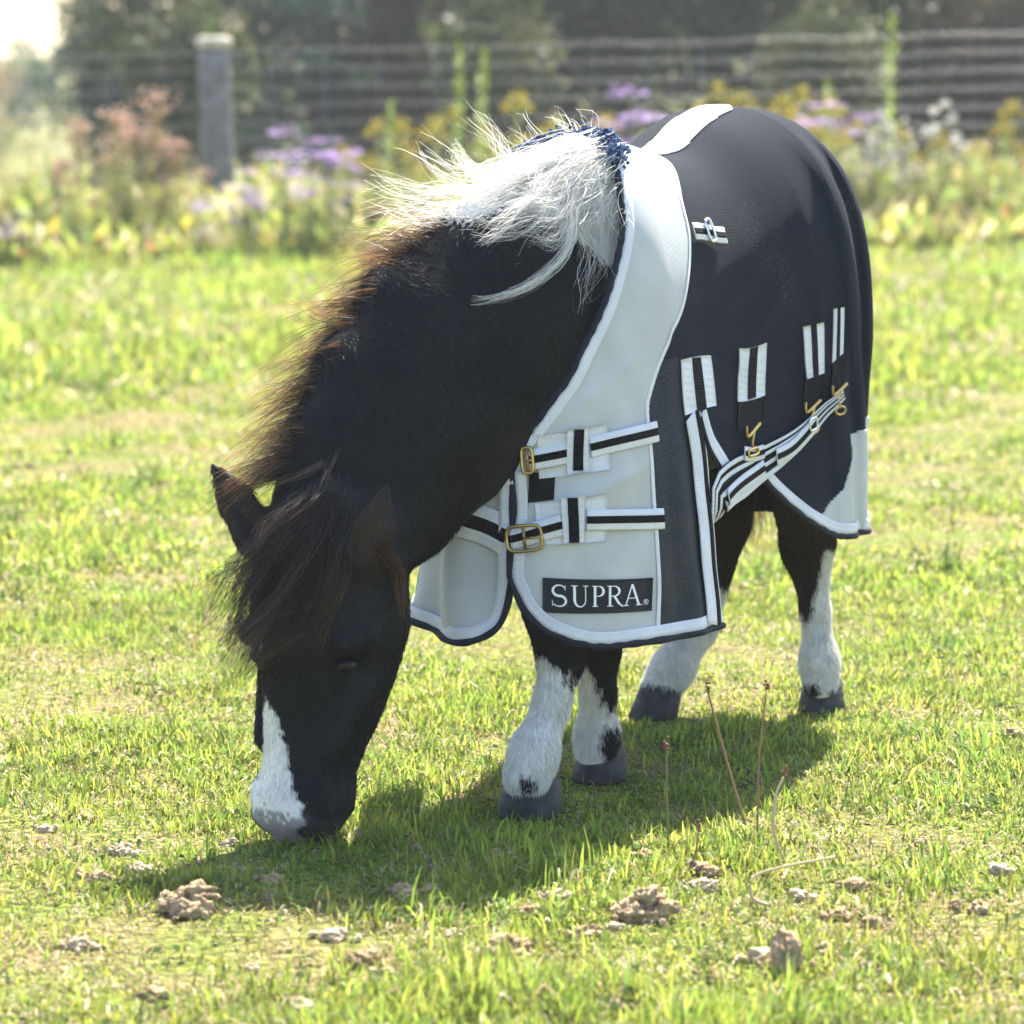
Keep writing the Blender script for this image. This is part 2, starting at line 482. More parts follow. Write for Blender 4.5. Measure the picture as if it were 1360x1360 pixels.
place(copy_tree(ol), 640, 29.5, .9, 4)['label'] = 'light olive green shrub behind the pair of tall leafy weeds'
pale = make_tree('distant_thicket', 2.4, 1.6, .05, 5000, .06, [(.20, .17, .07), (.24, .17, .10), (.15, .17, .06)], 23, .05, 'pale sunlit thicket in the open gap beside the evergreen', 'shrub', None)
place(pale, -60, 46, .6, 0)
far_wood = make_tree('distant_tree', 3.2, 2.4, .05, 5000, .09, [(.10, .13, .05), (.13, .14, .06)], 24, .1, 'small distant tree far behind the open gap', 'tree', None)
place(far_wood, 30, 95, .62, 0)


# ------------------------------------------------------------------ flowering weeds along the fence
def lance(mb, base, d, ln, w, col, bend=.25):
    d = np.asarray(d, float); d /= np.linalg.norm(d)
    sd = np.cross(d, (0, 0, 1.0)); sd /= np.linalg.norm(sd) + 1e-6
    m1 = base + d * ln * .5 + np.array([0, 0, .03 * ln]); tip = base + d * ln - np.array([0, 0, bend * ln])
    mb.add([base, m1 - sd * w / 2, tip, m1 + sd * w / 2], [[0, 1, 2, 3]], col)


IV0, IF0 = ico(0)


def blob(mb, c, r, col, rr):
    mb.add(IV0 * r * (.8 + .4 * rr.random((len(IV0), 1))) + c, IF0, col)


def make_weed(kind, seed):
    r = np.random.default_rng(seed)
    names = dict(pink='pink_headed_weed', aster='purple_aster', gold='goldenrod', spike='tall_leafy_weed', fluff='white_seeding_weed', red='red_leaved_weed', bush='leafy_meadow_weed')
    root = empty(names[kind])
    st, lf, fl = MB(), MB(), MB()
    H = 1.0
    G = dict(pink=(.34, .32, .09), aster=(.17, .22, .07), gold=(.24, .29, .06), spike=(.28, .38, .06), fluff=(.23, .26, .09), red=(.26, .25, .07), bush=(.40, .46, .09))[kind]
    nst = dict(pink=4, aster=6, gold=3, spike=1, fluff=4, red=4, bush=7)[kind]
    for q in range(nst):
        a = r.random() * 6.28; sp = (.05 + .16 * r.random()) if nst > 1 else .015
        top = np.array([math.cos(a) * sp, math.sin(a) * sp, H * (1 if q == 0 else .62 + .35 * r.random())])
        foot = np.array([math.cos(a) * .03, math.sin(a) * .03, -.03])
        mid = (foot + top) / 2 + np.array([math.cos(a), math.sin(a), 0]) * .02
        tt = np.linspace(0, 1, 6)[:, None]
        pts = foot * (1 - tt) ** 2 + 2 * mid * tt * (1 - tt) + top * tt ** 2
        st.tube(pts, np.linspace(.006, .0025, 6), 5, np.array(G) * .8)
        nl = dict(pink=26, aster=22, gold=34, spike=90, fluff=24, red=26, bush=36)[kind]
        for k in range(nl):
            t = .12 + .84 * (k + r.random()) / nl
            b = foot * (1 - t) ** 2 + 2 * mid * t * (1 - t) + top * t ** 2
            az = k * 2.4 + r.random()
            ln = (.13 if kind in ('gold', 'spike', 'pink') else .10) * (1.15 - .75 * t) * (.7 + .6 * r.random())
            c = np.array(G) * (.7 + .7 * r.random())
            if kind == 'red' and r.random() < .55: c = np.array([(.50, .10, .05), (.48, .18, .05), (.40, .08, .06)][r.integers(3)]) * (.7 + .5 * r.random())
            if kind == 'bush' and r.random() < .3: c = np.array((.36, .29, .15)) * (.7 + .5 * r.random())
            lance(lf, b, (math.cos(az), math.sin(az), .55 if kind != 'spike' else .9), ln, ln * (.24 if kind != 'bush' else .42), c)
        if kind == 'pink':
            for k in range(26):
                o = r.normal(size=3) * (.05, .05, .03); fl_c = np.array((.62, .47, .38)) * (.75 + .5 * r.random())
                blob(fl, top + o + (0, 0, .02 - .4 * abs(o[0])), .013, fl_c, r)
            for k in range(14):
                o = r.normal(size=3) * (.03, .03, .07); blob(fl, top + o - (0, 0, .13), .012, np.array((.42, .34, .14)) * (.8 + .4 * r.random()), r)
        elif kind == 'aster':
            for k in range(13):
                o = r.normal(size=3) * (.06, .06, .045); o[2] = abs(o[2]) * .6 - .01
                cpos = top + o
                for w in range(9):
                    az = w * .698
                    lance(fl, cpos, (math.cos(az), math.sin(az) * .9, .25), .032, .014, np.array((.62, .46, .84)) * (.8 + .4 * r.random()), .05)
                blob(fl, cpos + (0, 0, .004), .006, (.55, .40, .08), r)
        elif kind == 'gold':
            for k in range(80):
                az = r.random() * 6.28; t = r.random(); rad = .13 * (1 - t * .75) * r.random() ** .4
                blob(fl, top + (math.cos(az) * rad, math.sin(az) * rad, -.07 + .11 * t - rad * .25 + .012 * r.normal()), .0075, np.array((.66, .56, .10) if r.random() < .7 else (.34, .38, .08)) * (.7 + .6 * r.random()), r)
        elif kind == 'fluff':
            for k in range(9):
                o = r.normal(size=3) * (.06, .06, .05)
                blob(fl, top + o, .018 + .012 * r.random(), np.array((.68, .66, .62)), r)
        elif kind == 'spike':
            for k in range(30):
                t = .78 + .24 * r.random()
                blob(fl, top * t + np.array([r.normal() * .012, r.normal() * .012, 0]), .010, np.array((.36, .44, .07)) * (.8 + .4 * r.random()), r)
        elif kind in ('red', 'bush'):
            for k in range(6):
                blob(fl, top + r.normal(size=3) * .03, .010, np.array((.45, .38, .22)), r)
    st.build('stem', M['stem'], root, True, True)
    lf.build('foliage', M['leaf'], root, False, True)['kind'] = 'stuff'
    fl.build('flower_head', M['flower'], root, False, True)['kind'] = 'stuff'
    LB = dict(pink=('tall weed with pale pinkish brown dried flower clusters by the fence', 'weeds with dried pink heads'),
              aster=('wild aster with a cluster of purple flowers among the weeds', 'purple asters'),
              gold=('goldenrod with yellow orange flower plume among the weeds', 'goldenrods'),
              spike=('tall single stemmed bright green leafy weed', 'tall leafy weeds'),
              fluff=('weed with fluffy white seed heads among the weeds', 'white seeding weeds'),
              red=('low weed with red and orange autumn leaves', 'red leaved weeds'),
              bush=('bushy yellow green meadow weed', 'leafy meadow weeds'))[kind]
    tag(root, LB[0], 'weed', LB[1])
    return root


WEEDS = dict(
    pink=[(112, 165, 19.8), (148, 152, 20.2), (178, 128, 19.9), (205, 172, 19.5), (232, 190, 19.7), (90, 215, 20)],
    aster=[(385, 178, 18.6), (436, 188, 18.7), (315, 230, 18.0), (280, 263, 17.8), (455, 226, 18.4), (345, 255, 18.0), (855, 125, 20.2), (8, 303, 18.3), (330, 262, 17.8), (415, 240, 18.1), (262, 300, 18.0), (1115, 140, 20.3)],
    gold=[(500, 165, 19.8), (592, 150, 20.1), (658, 130, 20.1), (950, 118, 20.1), (822, 158, 20.0), (1075, 122, 20.1), (1345, 140, 20.2), (720, 165, 19.8), (560, 190, 19.6), (1040, 165, 19.5), (1280, 190, 19.5)],
    spike=[(1187, 20, 19.6), (612, 60, 20.0), (646, 66, 20.2), (524, 135, 19.5), (62, 205, 18.6), (1100, 110, 19.8), (1330, 175, 19)],
    fluff=[(1162, 165, 19.2), (1240, 150, 19.4), (1170, 200, 18.8), (1130, 215, 18.8), (390, 215, 19.2), (30, 285, 18.3), (1205, 190, 19.2)],
    red=[(1225, 225, 18.8), (1212, 300, 17.9), (172, 318, 17.8), (355, 300, 18), (10, 288, 18), (52, 292, 18.2), (1075, 215, 19)],
    bush=[(30, 225, 19.4), (120, 250, 18.7), (170, 235, 19), (210, 260, 18.6), (250, 235, 19.2), (330, 270, 18.6), (375, 240, 19.2), (430, 245, 18.9), (480, 225, 19.2), (530, 210, 19.2), (580, 215, 19), (1060, 200, 19.2), (1110, 190, 19.3), (1160, 235, 18.7), (1200, 240, 18.7), (1250, 215, 19), (1300, 210, 19), (1350, 225, 18.8), (1280, 270, 18.2), (1180, 290, 18), (1340, 290, 18), (640, 190, 19.4), (700, 200, 19.3), (900, 170, 19.5), (780, 180, 19.5), (75, 265, 18.4), (1010, 180, 19.3), (300, 290, 18)])
WLAB = {(1187, 20): 'tallest bright green leafy weed, overtopping the fence behind the pony\'s rump', (612, 60): 'one of a pair of tall bright leafy weeds rising behind the pony\'s mane', (646, 66): 'one of a pair of tall bright leafy weeds rising behind the pony\'s mane',
        (524, 135): 'bright leafy weed half as tall as the pair behind the pony\'s mane', (62, 205): 'bright yellow green leafy weed in the open gap away from the fence post',
        (855, 125): 'purple aster showing just above the pony\'s back', (315, 230): 'purple aster in front of the foot of the fence post', (280, 263): 'small low purple aster beside the foot of the fence post',
        (950, 118): 'goldenrod showing just above the pony\'s croup', (178, 128): 'tallest of the weeds with pale pinkish brown dried flower clusters'}
_wr = np.random.default_rng(77)
for lo_, hi_, n_, t0_, t1_ in ((-20, 265, 15, 185, 285), (340, 560, 11, 195, 280), (1035, 1380, 19, 165, 285), (580, 1000, 8, 150, 200)):
    for q in range(n_):
        WEEDS['bush'].append((float(lo_ + (hi_ - lo_) * (q + _wr.random()) / n_), float(t0_ + (t1_ - t0_) * _wr.random()), float(18.2 + 1.9 * _wr.random())))
for px_, py_ in ((1065, 150), (1095, 135), (1130, 165), (1215, 175), (1265, 180), (1320, 165), (470, 200), (545, 165)):
    WEEDS['gold'].append((px_, py_, 19.2))
for kind, lst in WEEDS.items():
    protos = [make_weed(kind, 100 + len(kind) * 7 + q) for q in range(2)]
    base_label, base_group = protos[0]['label'], protos[0]['group']
    for q, (px, py, Yd) in enumerate(lst):
        Yd = 20.1 + (Yd - 17.8) * .5 if kind != 'aster' else 20.0 + (Yd - 17.8) * .15
        root = protos[q] if q < 2 else copy_tree(protos[q % 2])
        top = at(px, py, Yd)
        x0 = top[0]; z0 = float(gz(x0, Yd))
        hgt = max(.15, top[2] - z0)
        root.location = (x0, Yd, z0)
        wd = min(1.0, max(.55, hgt * 1.25))
        root.scale = (wd, wd, hgt)
        root.rotation_euler = (0, 0, random.random() * 6.28)
        zone = 0 if px < 265 else (1 if px < 560 else (2 if px < 1030 else 3))
        root['label'] = base_label.replace(' among the weeds', '').replace(' by the fence', '') + (' between open gap and fence post', ' between fence post and mane', ' behind the pony', ' beyond the rump')[zone]
        root['group'] = base_group + ('', ', post to mane', ', behind pony', ', beyond rump')[zone]
        if (px, py) in WLAB: root['label'] = WLAB[(px, py)]


# ------------------------------------------------------------------ body of the pony as a blended volume
O2 = np.array([.005, 5.44]); B2 = np.array([.40, .917]); B2 /= np.linalg.norm(B2); L2 = np.array([B2[1], -B2[0]])


def W(s, t, z):
    s, t, z = np.broadcast_arrays(np.asarray(s, float), np.asarray(t, float), np.asarray(z, float))
    return np.stack([O2[0] + s * B2[0] + t * L2[0], O2[1] + s * B2[1] + t * L2[1], z], -1)


def loc(P):
    d = P[..., :2] - O2
    return np.stack([d @ B2, d @ L2, P[..., 2]], -1)


HV = .0062
lo = np.array([-.46, 5.05, -.012]); hi = np.array([.74, 6.66, 1.0])
dims = np.ceil((hi - lo) / HV).astype(int) + 1
FLD = np.full(dims, .25, np.float32)


def sub(bmin, bmax):
    a = np.clip(np.floor((bmin - lo) / HV).astype(int), 0, dims - 1)
    b = np.clip(np.ceil((bmax - lo) / HV).astype(int) + 1, 1, dims)
    ax = [lo[k] + HV * np.arange(a[k], b[k]) for k in range(3)]
    P = np.stack(np.meshgrid(*ax, indexing='ij'), -1).astype(np.float32)
    return tuple(slice(a[k], b[k]) for k in range(3)), P


def smin(a, b, k):
    h = np.clip(.5 + .5 * (b - a) / k, 0, 1)
    return b * (1 - h) + a * h - k * h * (1 - h)


def econe(p0, p1, A, r0, r1, k=.03, carve=False):
    """tapered capsule with elliptical section; A: direction of the first radius"""
    p0, p1, A = np.asarray(p0, float), np.asarray(p1, float), np.asarray(A, float)
    R = max(*r0, *r1) + .07
    sl_, P = sub(np.minimum(p0, p1) - R, np.maximum(p0, p1) + R)
    d = p1 - p0; ld = np.linalg.norm(d) + 1e-9; dh = d / ld
    A = A - dh * (A @ dh); A /= np.linalg.norm(A) + 1e-9
    C = np.cross(dh, A)
    q = P - p0.astype(np.float32)
    e = q @ dh
    t = np.clip(e / ld, 0, 1)
    ra = r0[0] + (r1[0] - r0[0]) * t; rb = r0[1] + (r1[1] - r0[1]) * t
    ex = e - t * ld
    mn = np.minimum(ra, rb)
    f = (np.sqrt((q @ A / ra) ** 2 + (q @ C / rb) ** 2 + (ex / mn) ** 2) - 1) * mn
    if carve:
        FLD[sl_] = -smin(-FLD[sl_], f.astype(np.float32), k)
    else:
        FLD[sl_] = smin(FLD[sl_], f.astype(np.float32), k)


def chain(pts, radii, A, k=.03):
    for a, b, ra, rb in zip(pts[:-1], pts[1:], radii[:-1], radii[1:]):
        econe(a, b, A if np.ndim(A[0]) == 0 else A[0], ra, rb, k)


UPV = np.array([0, 0, 1.0]); L3 = np.array([*L2, 0]); B3 = np.array([*B2, 0])
# trunk
tr = [(.10, .60, .10, .19), (.26, .665, .125, .235), (.42, .655, .14, .235), (.58, .665, .155, .235), (.74, .705, .185, .235), (.88, .73, .19, .22), (.99, .74, .13, .165)]
tp = [W(s, 0, z) for s, z, a, b in tr]
chain(tp, [(b, a) for s, z, a, b in tr], UPV, .05)
# thighs
for sd, sk in ((1, 0), (-1, -.06)):
    chain([W(.86 + sk * .3, sd * .10, .72), W(.84 + sk, sd * .125, .50)], [(.16, .085), (.105, .062)], B3, .05)
# neck
cr = [(700, 258, 5.69), (560, 338, 5.57), (497, 418, 5.48), (438, 518, 5.40), (395, 612, 5.34)]
tt_ = [(715, 595, 5.46), (655, 628, 5.43), (595, 693, 5.42), (548, 752, 5.41), (522, 780, 5.41)]
CR = [at(*c) for c in cr]; TT = [at(*c) for c in tt_]
lat = [.105, .098, .088, .082, .085]
for k in range(4):
    c0, c1 = (CR[k] + TT[k]) / 2, (CR[k + 1] + TT[k + 1]) / 2
    r0, r1 = np.linalg.norm(CR[k] - TT[k]) / 2 - .006, np.linalg.norm(CR[k + 1] - TT[k + 1]) / 2 - .006
    econe(c0, c1, (CR[k] - TT[k]) / 2 + (CR[k + 1] - TT[k + 1]) / 2, (r0, lat[k]), (r1, lat[k + 1]), .035)
econe(W(.30, 0, .77), (CR[0] + TT[0]) / 2, UPV, (.155, .10), (.165, .105), .06)
econe(W(.26, 0, .84), W(.36, 0, .83), UPV, (.08, .05), (.08, .06), .06)
# head: stacked sections along a near vertical axis
YAW = math.radians(38)
NH = np.array([-math.sin(YAW), -math.cos(YAW), 0]); LH = np.array([math.cos(YAW), -math.sin(YAW), 0])
M0 = at(409, 1060, 5.27)
hh = np.array([-.01, .012, .035, .066, .09, .127, .18, .23, .28, .33, .38, .43, .475])
hd = np.array([.030, .055, .071, .077, .073, .079, .094, .104, .114, .120, .118, .105, .07])
hw = np.array([.026, .046, .061, .064, .059, .063, .075, .086, .098, .099, .093, .081, .05])
sl_, P = sub(np.array([M0[0] - .25, M0[1] - .25, -.012]), np.array([M0[0] + .27, M0[1] + .27, .56]))
q = P - np.array([M0[0], M0[1], 0], np.float32)
z = P[..., 2]
d_ = np.interp(z, hh, hd); w_ = np.interp(z, hh, hw)
fr = np.interp(z, [0, .03, .066, .1, .16, .24, .33, .40, .475], [.052, .074, .080, .072, .070, .076, .088, .080, .03])
a_ = q @ NH - (fr - d_); b_ = q @ LH
wv = w_ * (1 - .30 * np.clip(a_ / d_, -1, 1) * sst(z, .07, .15))
f = (np.sqrt((a_ / d_) ** 2 + (b_ / wv) ** 2) - 1) * np.minimum(d_, w_)
f = np.maximum(f, np.maximum(z - .475, -.004 - z) * .9)
FLD[sl_] = smin(FLD[sl_], f.astype(np.float32), .03)


def hp(a, b, h):
    return np.array([M0[0], M0[1], 0]) + NH * a + LH * b + np.array([0, 0, h])


for sd in (1, -1):
    econe(hp(.040, sd * .046, .062), hp(.052, sd * .036, .040), LH, (.020, .022), (.018, .020), .02)          # nostril wings
    econe(hp(.070, sd * .060, .066), hp(.082, sd * .048, .044), NH, (.019, .010), (.015, .008), .008, True)     # nostril holes
    econe(hp(-.01, sd * .098, .285), hp(.03, sd * .085, .280), UPV, (.016, .014), (.014, .012), .02)            # brow
    econe(hp(.0, sd * .100, .250), hp(.02, sd * .094, .248), UPV, (.010, .014), (.009, .013), .010, True)       # eye socket
    econe(hp(-.015, sd * .088, .215), hp(.025, sd * .064, .13), NH, (.014, .012), (.012, .009), .02)            # facial crest
    econe(hp(-.045, sd * .068, .30), hp(-.04, sd * .060, .23), NH, (.05, .026), (.035, .020), .03)               # cheek
    econe(hp(.02, sd * .062, .018), hp(-.035, sd * .050, .022), UPV, (.004, .010), (.003, .008), .008, True)    # mouth corner
# ears
for e in ([(340, 712, 5.345), (312, 664, 5.35), (282, 616, 5.36)], [(470, 738, 5.225), (499, 698, 5.212), (514, 646, 5.215)]):
    E_ = [at(*p) for p in e]
    ax = np.cross(E_[2] - E_[0], np.array([0, -1., 0]))
    econe(E_[0] * .5 + hp(-.02, .05 if e[0][0] > 400 else -.06, .40) * .5, E_[0], ax, (.035, .03), (.030, .024), .02)
    econe(E_[0], E_[1], ax, (.030, .022), (.027, .017), .012)
    econe(E_[1], E_[2], ax, (.027, .017), (.006, .005), .006)
    fo = np.array([.004, -.020, 0])
    econe(E_[0] * .7 + E_[1] * .3 + fo, E_[1] * .35 + E_[2] * .65 + fo, ax, (.017, .014), (.009, .010), .006, True)
# legs: knee/hock, fetlock, coronet, ground
def gnd(px, py, z=0.0):
    g = ground_at(px, py); return np.array([g[0], g[1], z])


HOOF = dict(rf=(690, 1091), lf=(788, 1043), rh=(850, 958), lh=(1089, 949))
G_ = {k: gnd(*v) for k, v in HOOF.items()}


def leg(top, r_top, knee, rk, mid, rm, fet, rf, cor, rc):
    chain([top, knee, mid, fet, cor], [r_top, rk, rm, rf, rc], B3, .022)


g = G_['rf']
leg(W(.16, -.075, .44), (.065, .05), at(746, 868, g[1] + .10), (.033, .031), at(733, 935, g[1] + .07), (.024, .0225), at(709, 1000, g[1] + .035), (.033, .031), at(700, 1032, g[1] + .025), (.033, .033))
g = G_['lf']
leg(W(.20, .085, .44), (.065, .05), at(792, 868, g[1] + .03), (.032, .030), at(794, 920, g[1] + .035), (.0235, .022), at(793, 975, g[1] + .04), (.030, .029), at(791, 1000, g[1] + .03), (.029, .029))
g = G_['rh']
leg(W(.84, -.09, .47), (.095, .06), W(.955, -.045, .315), (.052, .042), at(928, 835, g[1] + .11), (.028, .026), at(893, 888, g[1] + .06), (.033, .031), at(876, 914, g[1] + .04), (.031, .031))
g = G_['lh']
leg(W(.86, .125, .47), (.095, .055), at(1073, 722, g[1] + .07), (.050, .038), at(1083, 812, g[1] + .055), (.022, .0195), at(1088, 878, g[1] + .03), (.030, .028), at(1089, 908, g[1] + .02), (.028, .028))
# dock
econe(W(1.06, 0, .80), W(1.13, 0, .66), B3, (.035, .035), (.025, .025), .04)


def surface_nets(F, o, h):
    ins = F < 0
    cnt = np.zeros(np.array(F.shape) - 1, np.int8)
    n0, n1, n2 = F.shape
    corners = [(a, b, c) for a in (0, 1) for b in (0, 1) for c in (0, 1)]
    for a, b, c in corners: cnt += ins[a:n0 - 1 + a, b:n1 - 1 + b, c:n2 - 1 + c]
    act = (cnt > 0) & (cnt < 8)
    ijk = np.argwhere(act)
    idx = np.full(act.shape, -1, np.int32); idx[act] = np.arange(len(ijk))
    val = {cn: F[ijk[:, 0] + cn[0], ijk[:, 1] + cn[1], ijk[:, 2] + cn[2]] for cn in corners}
    pos = np.zeros((len(ijk), 3)); num = np.zeros(len(ijk))
    for cn in corners:
        for ax in range(3):
            if cn[ax]: continue
            c2 = list(cn); c2[ax] = 1; c2 = tuple(c2)
            v0, v1 = val[cn], val[c2]
            m = (v0 < 0) != (v1 < 0)
            t = np.where(m, v0 / np.where(m, v0 - v1, 1), 0)
            p = np.tile(np.array(cn, float), (len(ijk), 1)); p[:, ax] = t
            pos += p * m[:, None]; num += m
    pos = (ijk + pos / num[:, None]) * h + o
    quads = []
    for ax in range(3):
        a0 = [slice(None)] * 3; a1 = [slice(None)] * 3
        a0[ax] = slice(0, -1); a1[ax] = slice(1, None)
        ch = ins[tuple(a0)] != ins[tuple(a1)]
        e = np.argwhere(ch)
        o1, o2 = (ax + 1) % 3, (ax + 2) % 3
        e = e[(e[:, o1] > 0) & (e[:, o2] > 0) & (e[:, o1] < F.shape[o1] - 1) & (e[:, o2] < F.shape[o2] - 1)]
        s = ins[e[:, 0], e[:, 1], e[:, 2]]
        def cell(d1, d2):
            c = e.copy(); c[:, o1] += d1; c[:, o2] += d2
            return idx[c[:, 0], c[:, 1], c[:, 2]]
        qd = np.stack([cell(-1, -1), cell(0, -1), cell(0, 0), cell(-1, 0)], -1)
        qd[~s] = qd[~s][:, ::-1]
        quads.append(qd)
    return pos, np.concatenate(quads)


# ------------------------------------------------------------------ drape surface of the fly sheet
def ip(x, xs, ys):
    xs = np.array(xs, float); ys = np.array(ys, float)
    m = np.gradient(ys, xs); x = np.clip(x, xs[0], xs[-1])
    i = np.clip(np.searchsorted(xs, x) - 1, 0, len(xs) - 2); h = xs[i + 1] - xs[i]; t = (x - xs[i]) / h
    return (2 * t ** 3 - 3 * t ** 2 + 1) * ys[i] + (t ** 3 - 2 * t ** 2 + t) * h * m[i] + (-2 * t ** 3 + 3 * t ** 2) * ys[i + 1] + (t ** 3 - t ** 2) * h * m[i + 1]


S0, S1, FC, RC = .22, .80, .22, .30


def hull(u, v, side=1):
    """u: -1..0 round the chest, 0..1 along the barrel, 1..2 round the rump; v: 0 spine .. 1 low hem"""
    u, v = np.broadcast_arrays(np.asarray(u, float), np.asarray(v, float))
    s = S0 + (S1 - S0) * np.clip(u, 0, 1)
    ph = np.clip(-u, 0, 1) * np.pi / 2; pr = np.clip(u - 1, 0, 1) * np.pi / 2
    zt = ip(s, [.22, .32, .45, .55, .68, .80], [.945, .945, .926, .928, .968, .990])
    zt = zt - .19 * (1 - np.cos(pr)) ** 1.25 - .25 * (1 - np.cos(ph))
    w = ip(s, [.22, .35, .5, .65, .80], [.148, .150, .165, .190, .224])
    zw = ip(s, [.22, .35, .5, .65, .80], [.66, .64, .60, .60, .62])
    wl = ip(s, [.22, .35, .5, .65, .80], [.205 if side > 0 else .252, .20, .19, .20, .215])
    e = 2.35 + .35 * sst(u, .8, 1.6)
    a = np.clip(v / .5, 0, 1) * np.pi / 2
    tt = np.abs(np.sin(a)) ** (2 / e) * w; zz = zw + (zt - zw) * np.abs(np.cos(a)) ** (2 / e)
    k = np.clip((v - .5) / .5, 0, 1)
    z = np.where(v <= .5, zz, zw + (.20 - zw) * k)
    t = np.where(v <= .5, tt, w + (wl - w) * k ** 1.2)
    q = np.clip(v / .5, 0, 1)
    ss = s - np.sin(ph) * FC * (1 + .12 * k) * (.55 + .45 * q) + np.sin(pr) * RC * (.86 + .14 * q)
    t = t * np.where(ph > 0, np.cos(ph) ** .8, 1) * np.where(pr > 0, np.cos(pr) ** .75, 1)
    return W(ss, side * t, z)


def surf(u, v, side=1, off=0.0):
    """point and outward normal on the sheet, wrinkles included, lifted by off"""
    e = 2e-3
    u = np.asarray(u, float); v = np.asarray(v, float)
    P = hull(u, v, side)
    du = hull(np.minimum(u + e, 2), v, side) - hull(np.maximum(u - e, -1), v, side)
    dv = hull(u, np.minimum(v + e, 1), side) - hull(u, np.maximum(v - e, 0), side)
    n = np.cross(du, dv) * (-side)
    n /= np.linalg.norm(n, axis=-1)[..., None] + 1e-12
    low = sst(v, .40, .95)
    wr = .0035 * np.sin(u * 7.3 + 3 * v + 1.2 * np.sin(v * 6)) * low
    wr = wr + .0030 * np.sin(u * 5.1 - v * 12 + .8 * np.sin(u * 3)) * sst(v, .25, .6)
    wr = wr + .0016 * np.sin(u * 17 + 2.3 * np.sin(v * 11 + u)) * np.sin(v * 19 + 1.7 * np.sin(u * 6)) * sst(v, .3, .7)
    fold = np.sin(u * 27 - 7 * v + 1.5 * np.sin(v * 5) + .6 * np.sin(v * 17))
    wr = wr + .0100 * (.35 + .65 * sst(u, .95, 1.2)) * sst(u, .80, .98) * (np.abs(fold) ** .6 * np.sign(fold)) * sst(v, .12, .35)          # folds behind the thigh
    wr = wr + .0035 * np.exp(-((v - .70 + .10 * (u + .5)) / .012) ** 2) * sst(-u, .25, .45) * sst(u, -.95, -.8) + .0030 * np.exp(-((v - .55 + .16 * (u + .5)) / .014) ** 2) * sst(-u, .2, .4) * sst(u, -.9, -.7)
    dg = v * 1.0 + u * .32
    wr = wr + .0022 * np.exp(-((dg - .55) / .012) ** 2) * sst(u, .15, .4) * sst(-u, -.8, -.5) + .0020 * np.exp(-((dg - .63) / .014) ** 2) * sst(u, .3, .5) * sst(-u, -.9, -.6) + .0018 * np.exp(-((v - .58 - .1 * u) / .010) ** 2) * sst(u, .1, .3) * sst(-u, -.6, -.4)
    if side < 0:
        wr = wr + .013 * np.sin(u * 17 + v * 9 + 1.5 + .8 * np.sin(v * 13)) * sst(-u, .25, .6) * sst(v, .60, .85)
    else:                                                                                                # soft creases below the chest straps
        wr = wr + .0055 * np.sin(v * 34 + u * 9 + 1.0) * sst(-u, .15, .5) * sst(v, .55, .66) * sst(-v, -.84, -.74)
        wr = wr + .0045 * np.sin(u * 26 + 4 * v) * sst(u, -.30, -.12) * sst(-u, -.2, -.08) * low              # gusset pleats
    return P + n * (wr + off)[..., None] if np.ndim(wr + off) else P + n * (wr + off), n


_U, _V = np.meshgrid(np.linspace(-1, 2, 721), np.linspace(0, 1, 321), indexing='ij')
_G = {1: hull(_U, _V, 1), -1: hull(_U, _V, -1)}
_PP = {k: proj(g) for k, g in _G.items()}
_FC = {}
for k, g_ in _G.items():
    nn = np.cross(np.gradient(g_, axis=0), np.gradient(g_, axis=1)) * (-k)
    _FC[k] = (nn * (g_ - np.array([0, 0, HC]))).sum(-1) < 0


def on(pts, side=1, ur=(-1, 2), vr=(0, 1)):
    """(u, v) of the visible sheet surface seen at each photo position"""
    m = (_U >= ur[0]) & (_U <= ur[1]) & (_V >= vr[0]) & (_V <= vr[1])
    out = []
    for p in pts:
        d = ((_PP[side] - np.asarray(p)) ** 2).sum(-1) + np.where(_FC[side], 0, 900) + np.where(m, 0, 1e7)
        i, j = np.unravel_index(np.argmin(d), d.shape)
        out.append((_U[i, j], _V[i, j]))
    return np.array(out)


# ------------------------------------------------------------------ finish the pony's body mesh
bv, bq = surface_nets(FLD, lo, HV)
del FLD
# light smoothing
e01 = np.concatenate([bq[:, [0, 1]], bq[:, [1, 2]], bq[:, [2, 3]], bq[:, [3, 0]]])
for it in range(3):
    acc = np.zeros_like(bv); cn = np.zeros(len(bv))
    np.add.at(acc, e01[:, 0], bv[e01[:, 1]]); np.add.at(acc, e01[:, 1], bv[e01[:, 0]])
    np.add.at(cn, e01[:, 0], 1); np.add.at(cn, e01[:, 1], 1)
    bv = bv + .5 * (acc / cn[:, None] - bv)
# keep the covered part inside the sheet
sg, zg = np.linspace(-.05, 1.12, 118), np.linspace(.2, 1.0, 81)
TM = np.zeros((118, 81))
for k in (1, -1):
    l_ = loc(_G[k]).reshape(-1, 3)
    a = np.clip(np.round((l_[:, 0] + .05) / .01).astype(int), 0, 117); b = np.clip(np.round((l_[:, 2] - .2) / .01).astype(int), 0, 80)
    T1 = np.zeros((118, 81)); np.maximum.at(T1, (a, b), np.abs(l_[:, 1]))
    TM = T1 if k == 1 else np.where(TM > 0, np.minimum(TM, T1), T1)
lb = loc(bv)


def neck_s(z):
    return np.interp(z, [.3, .56, .60, .68, .73, .78, .83, .87, .92], [-.03, -.005, .005, .044, .076, .108, .14, .167, .243])


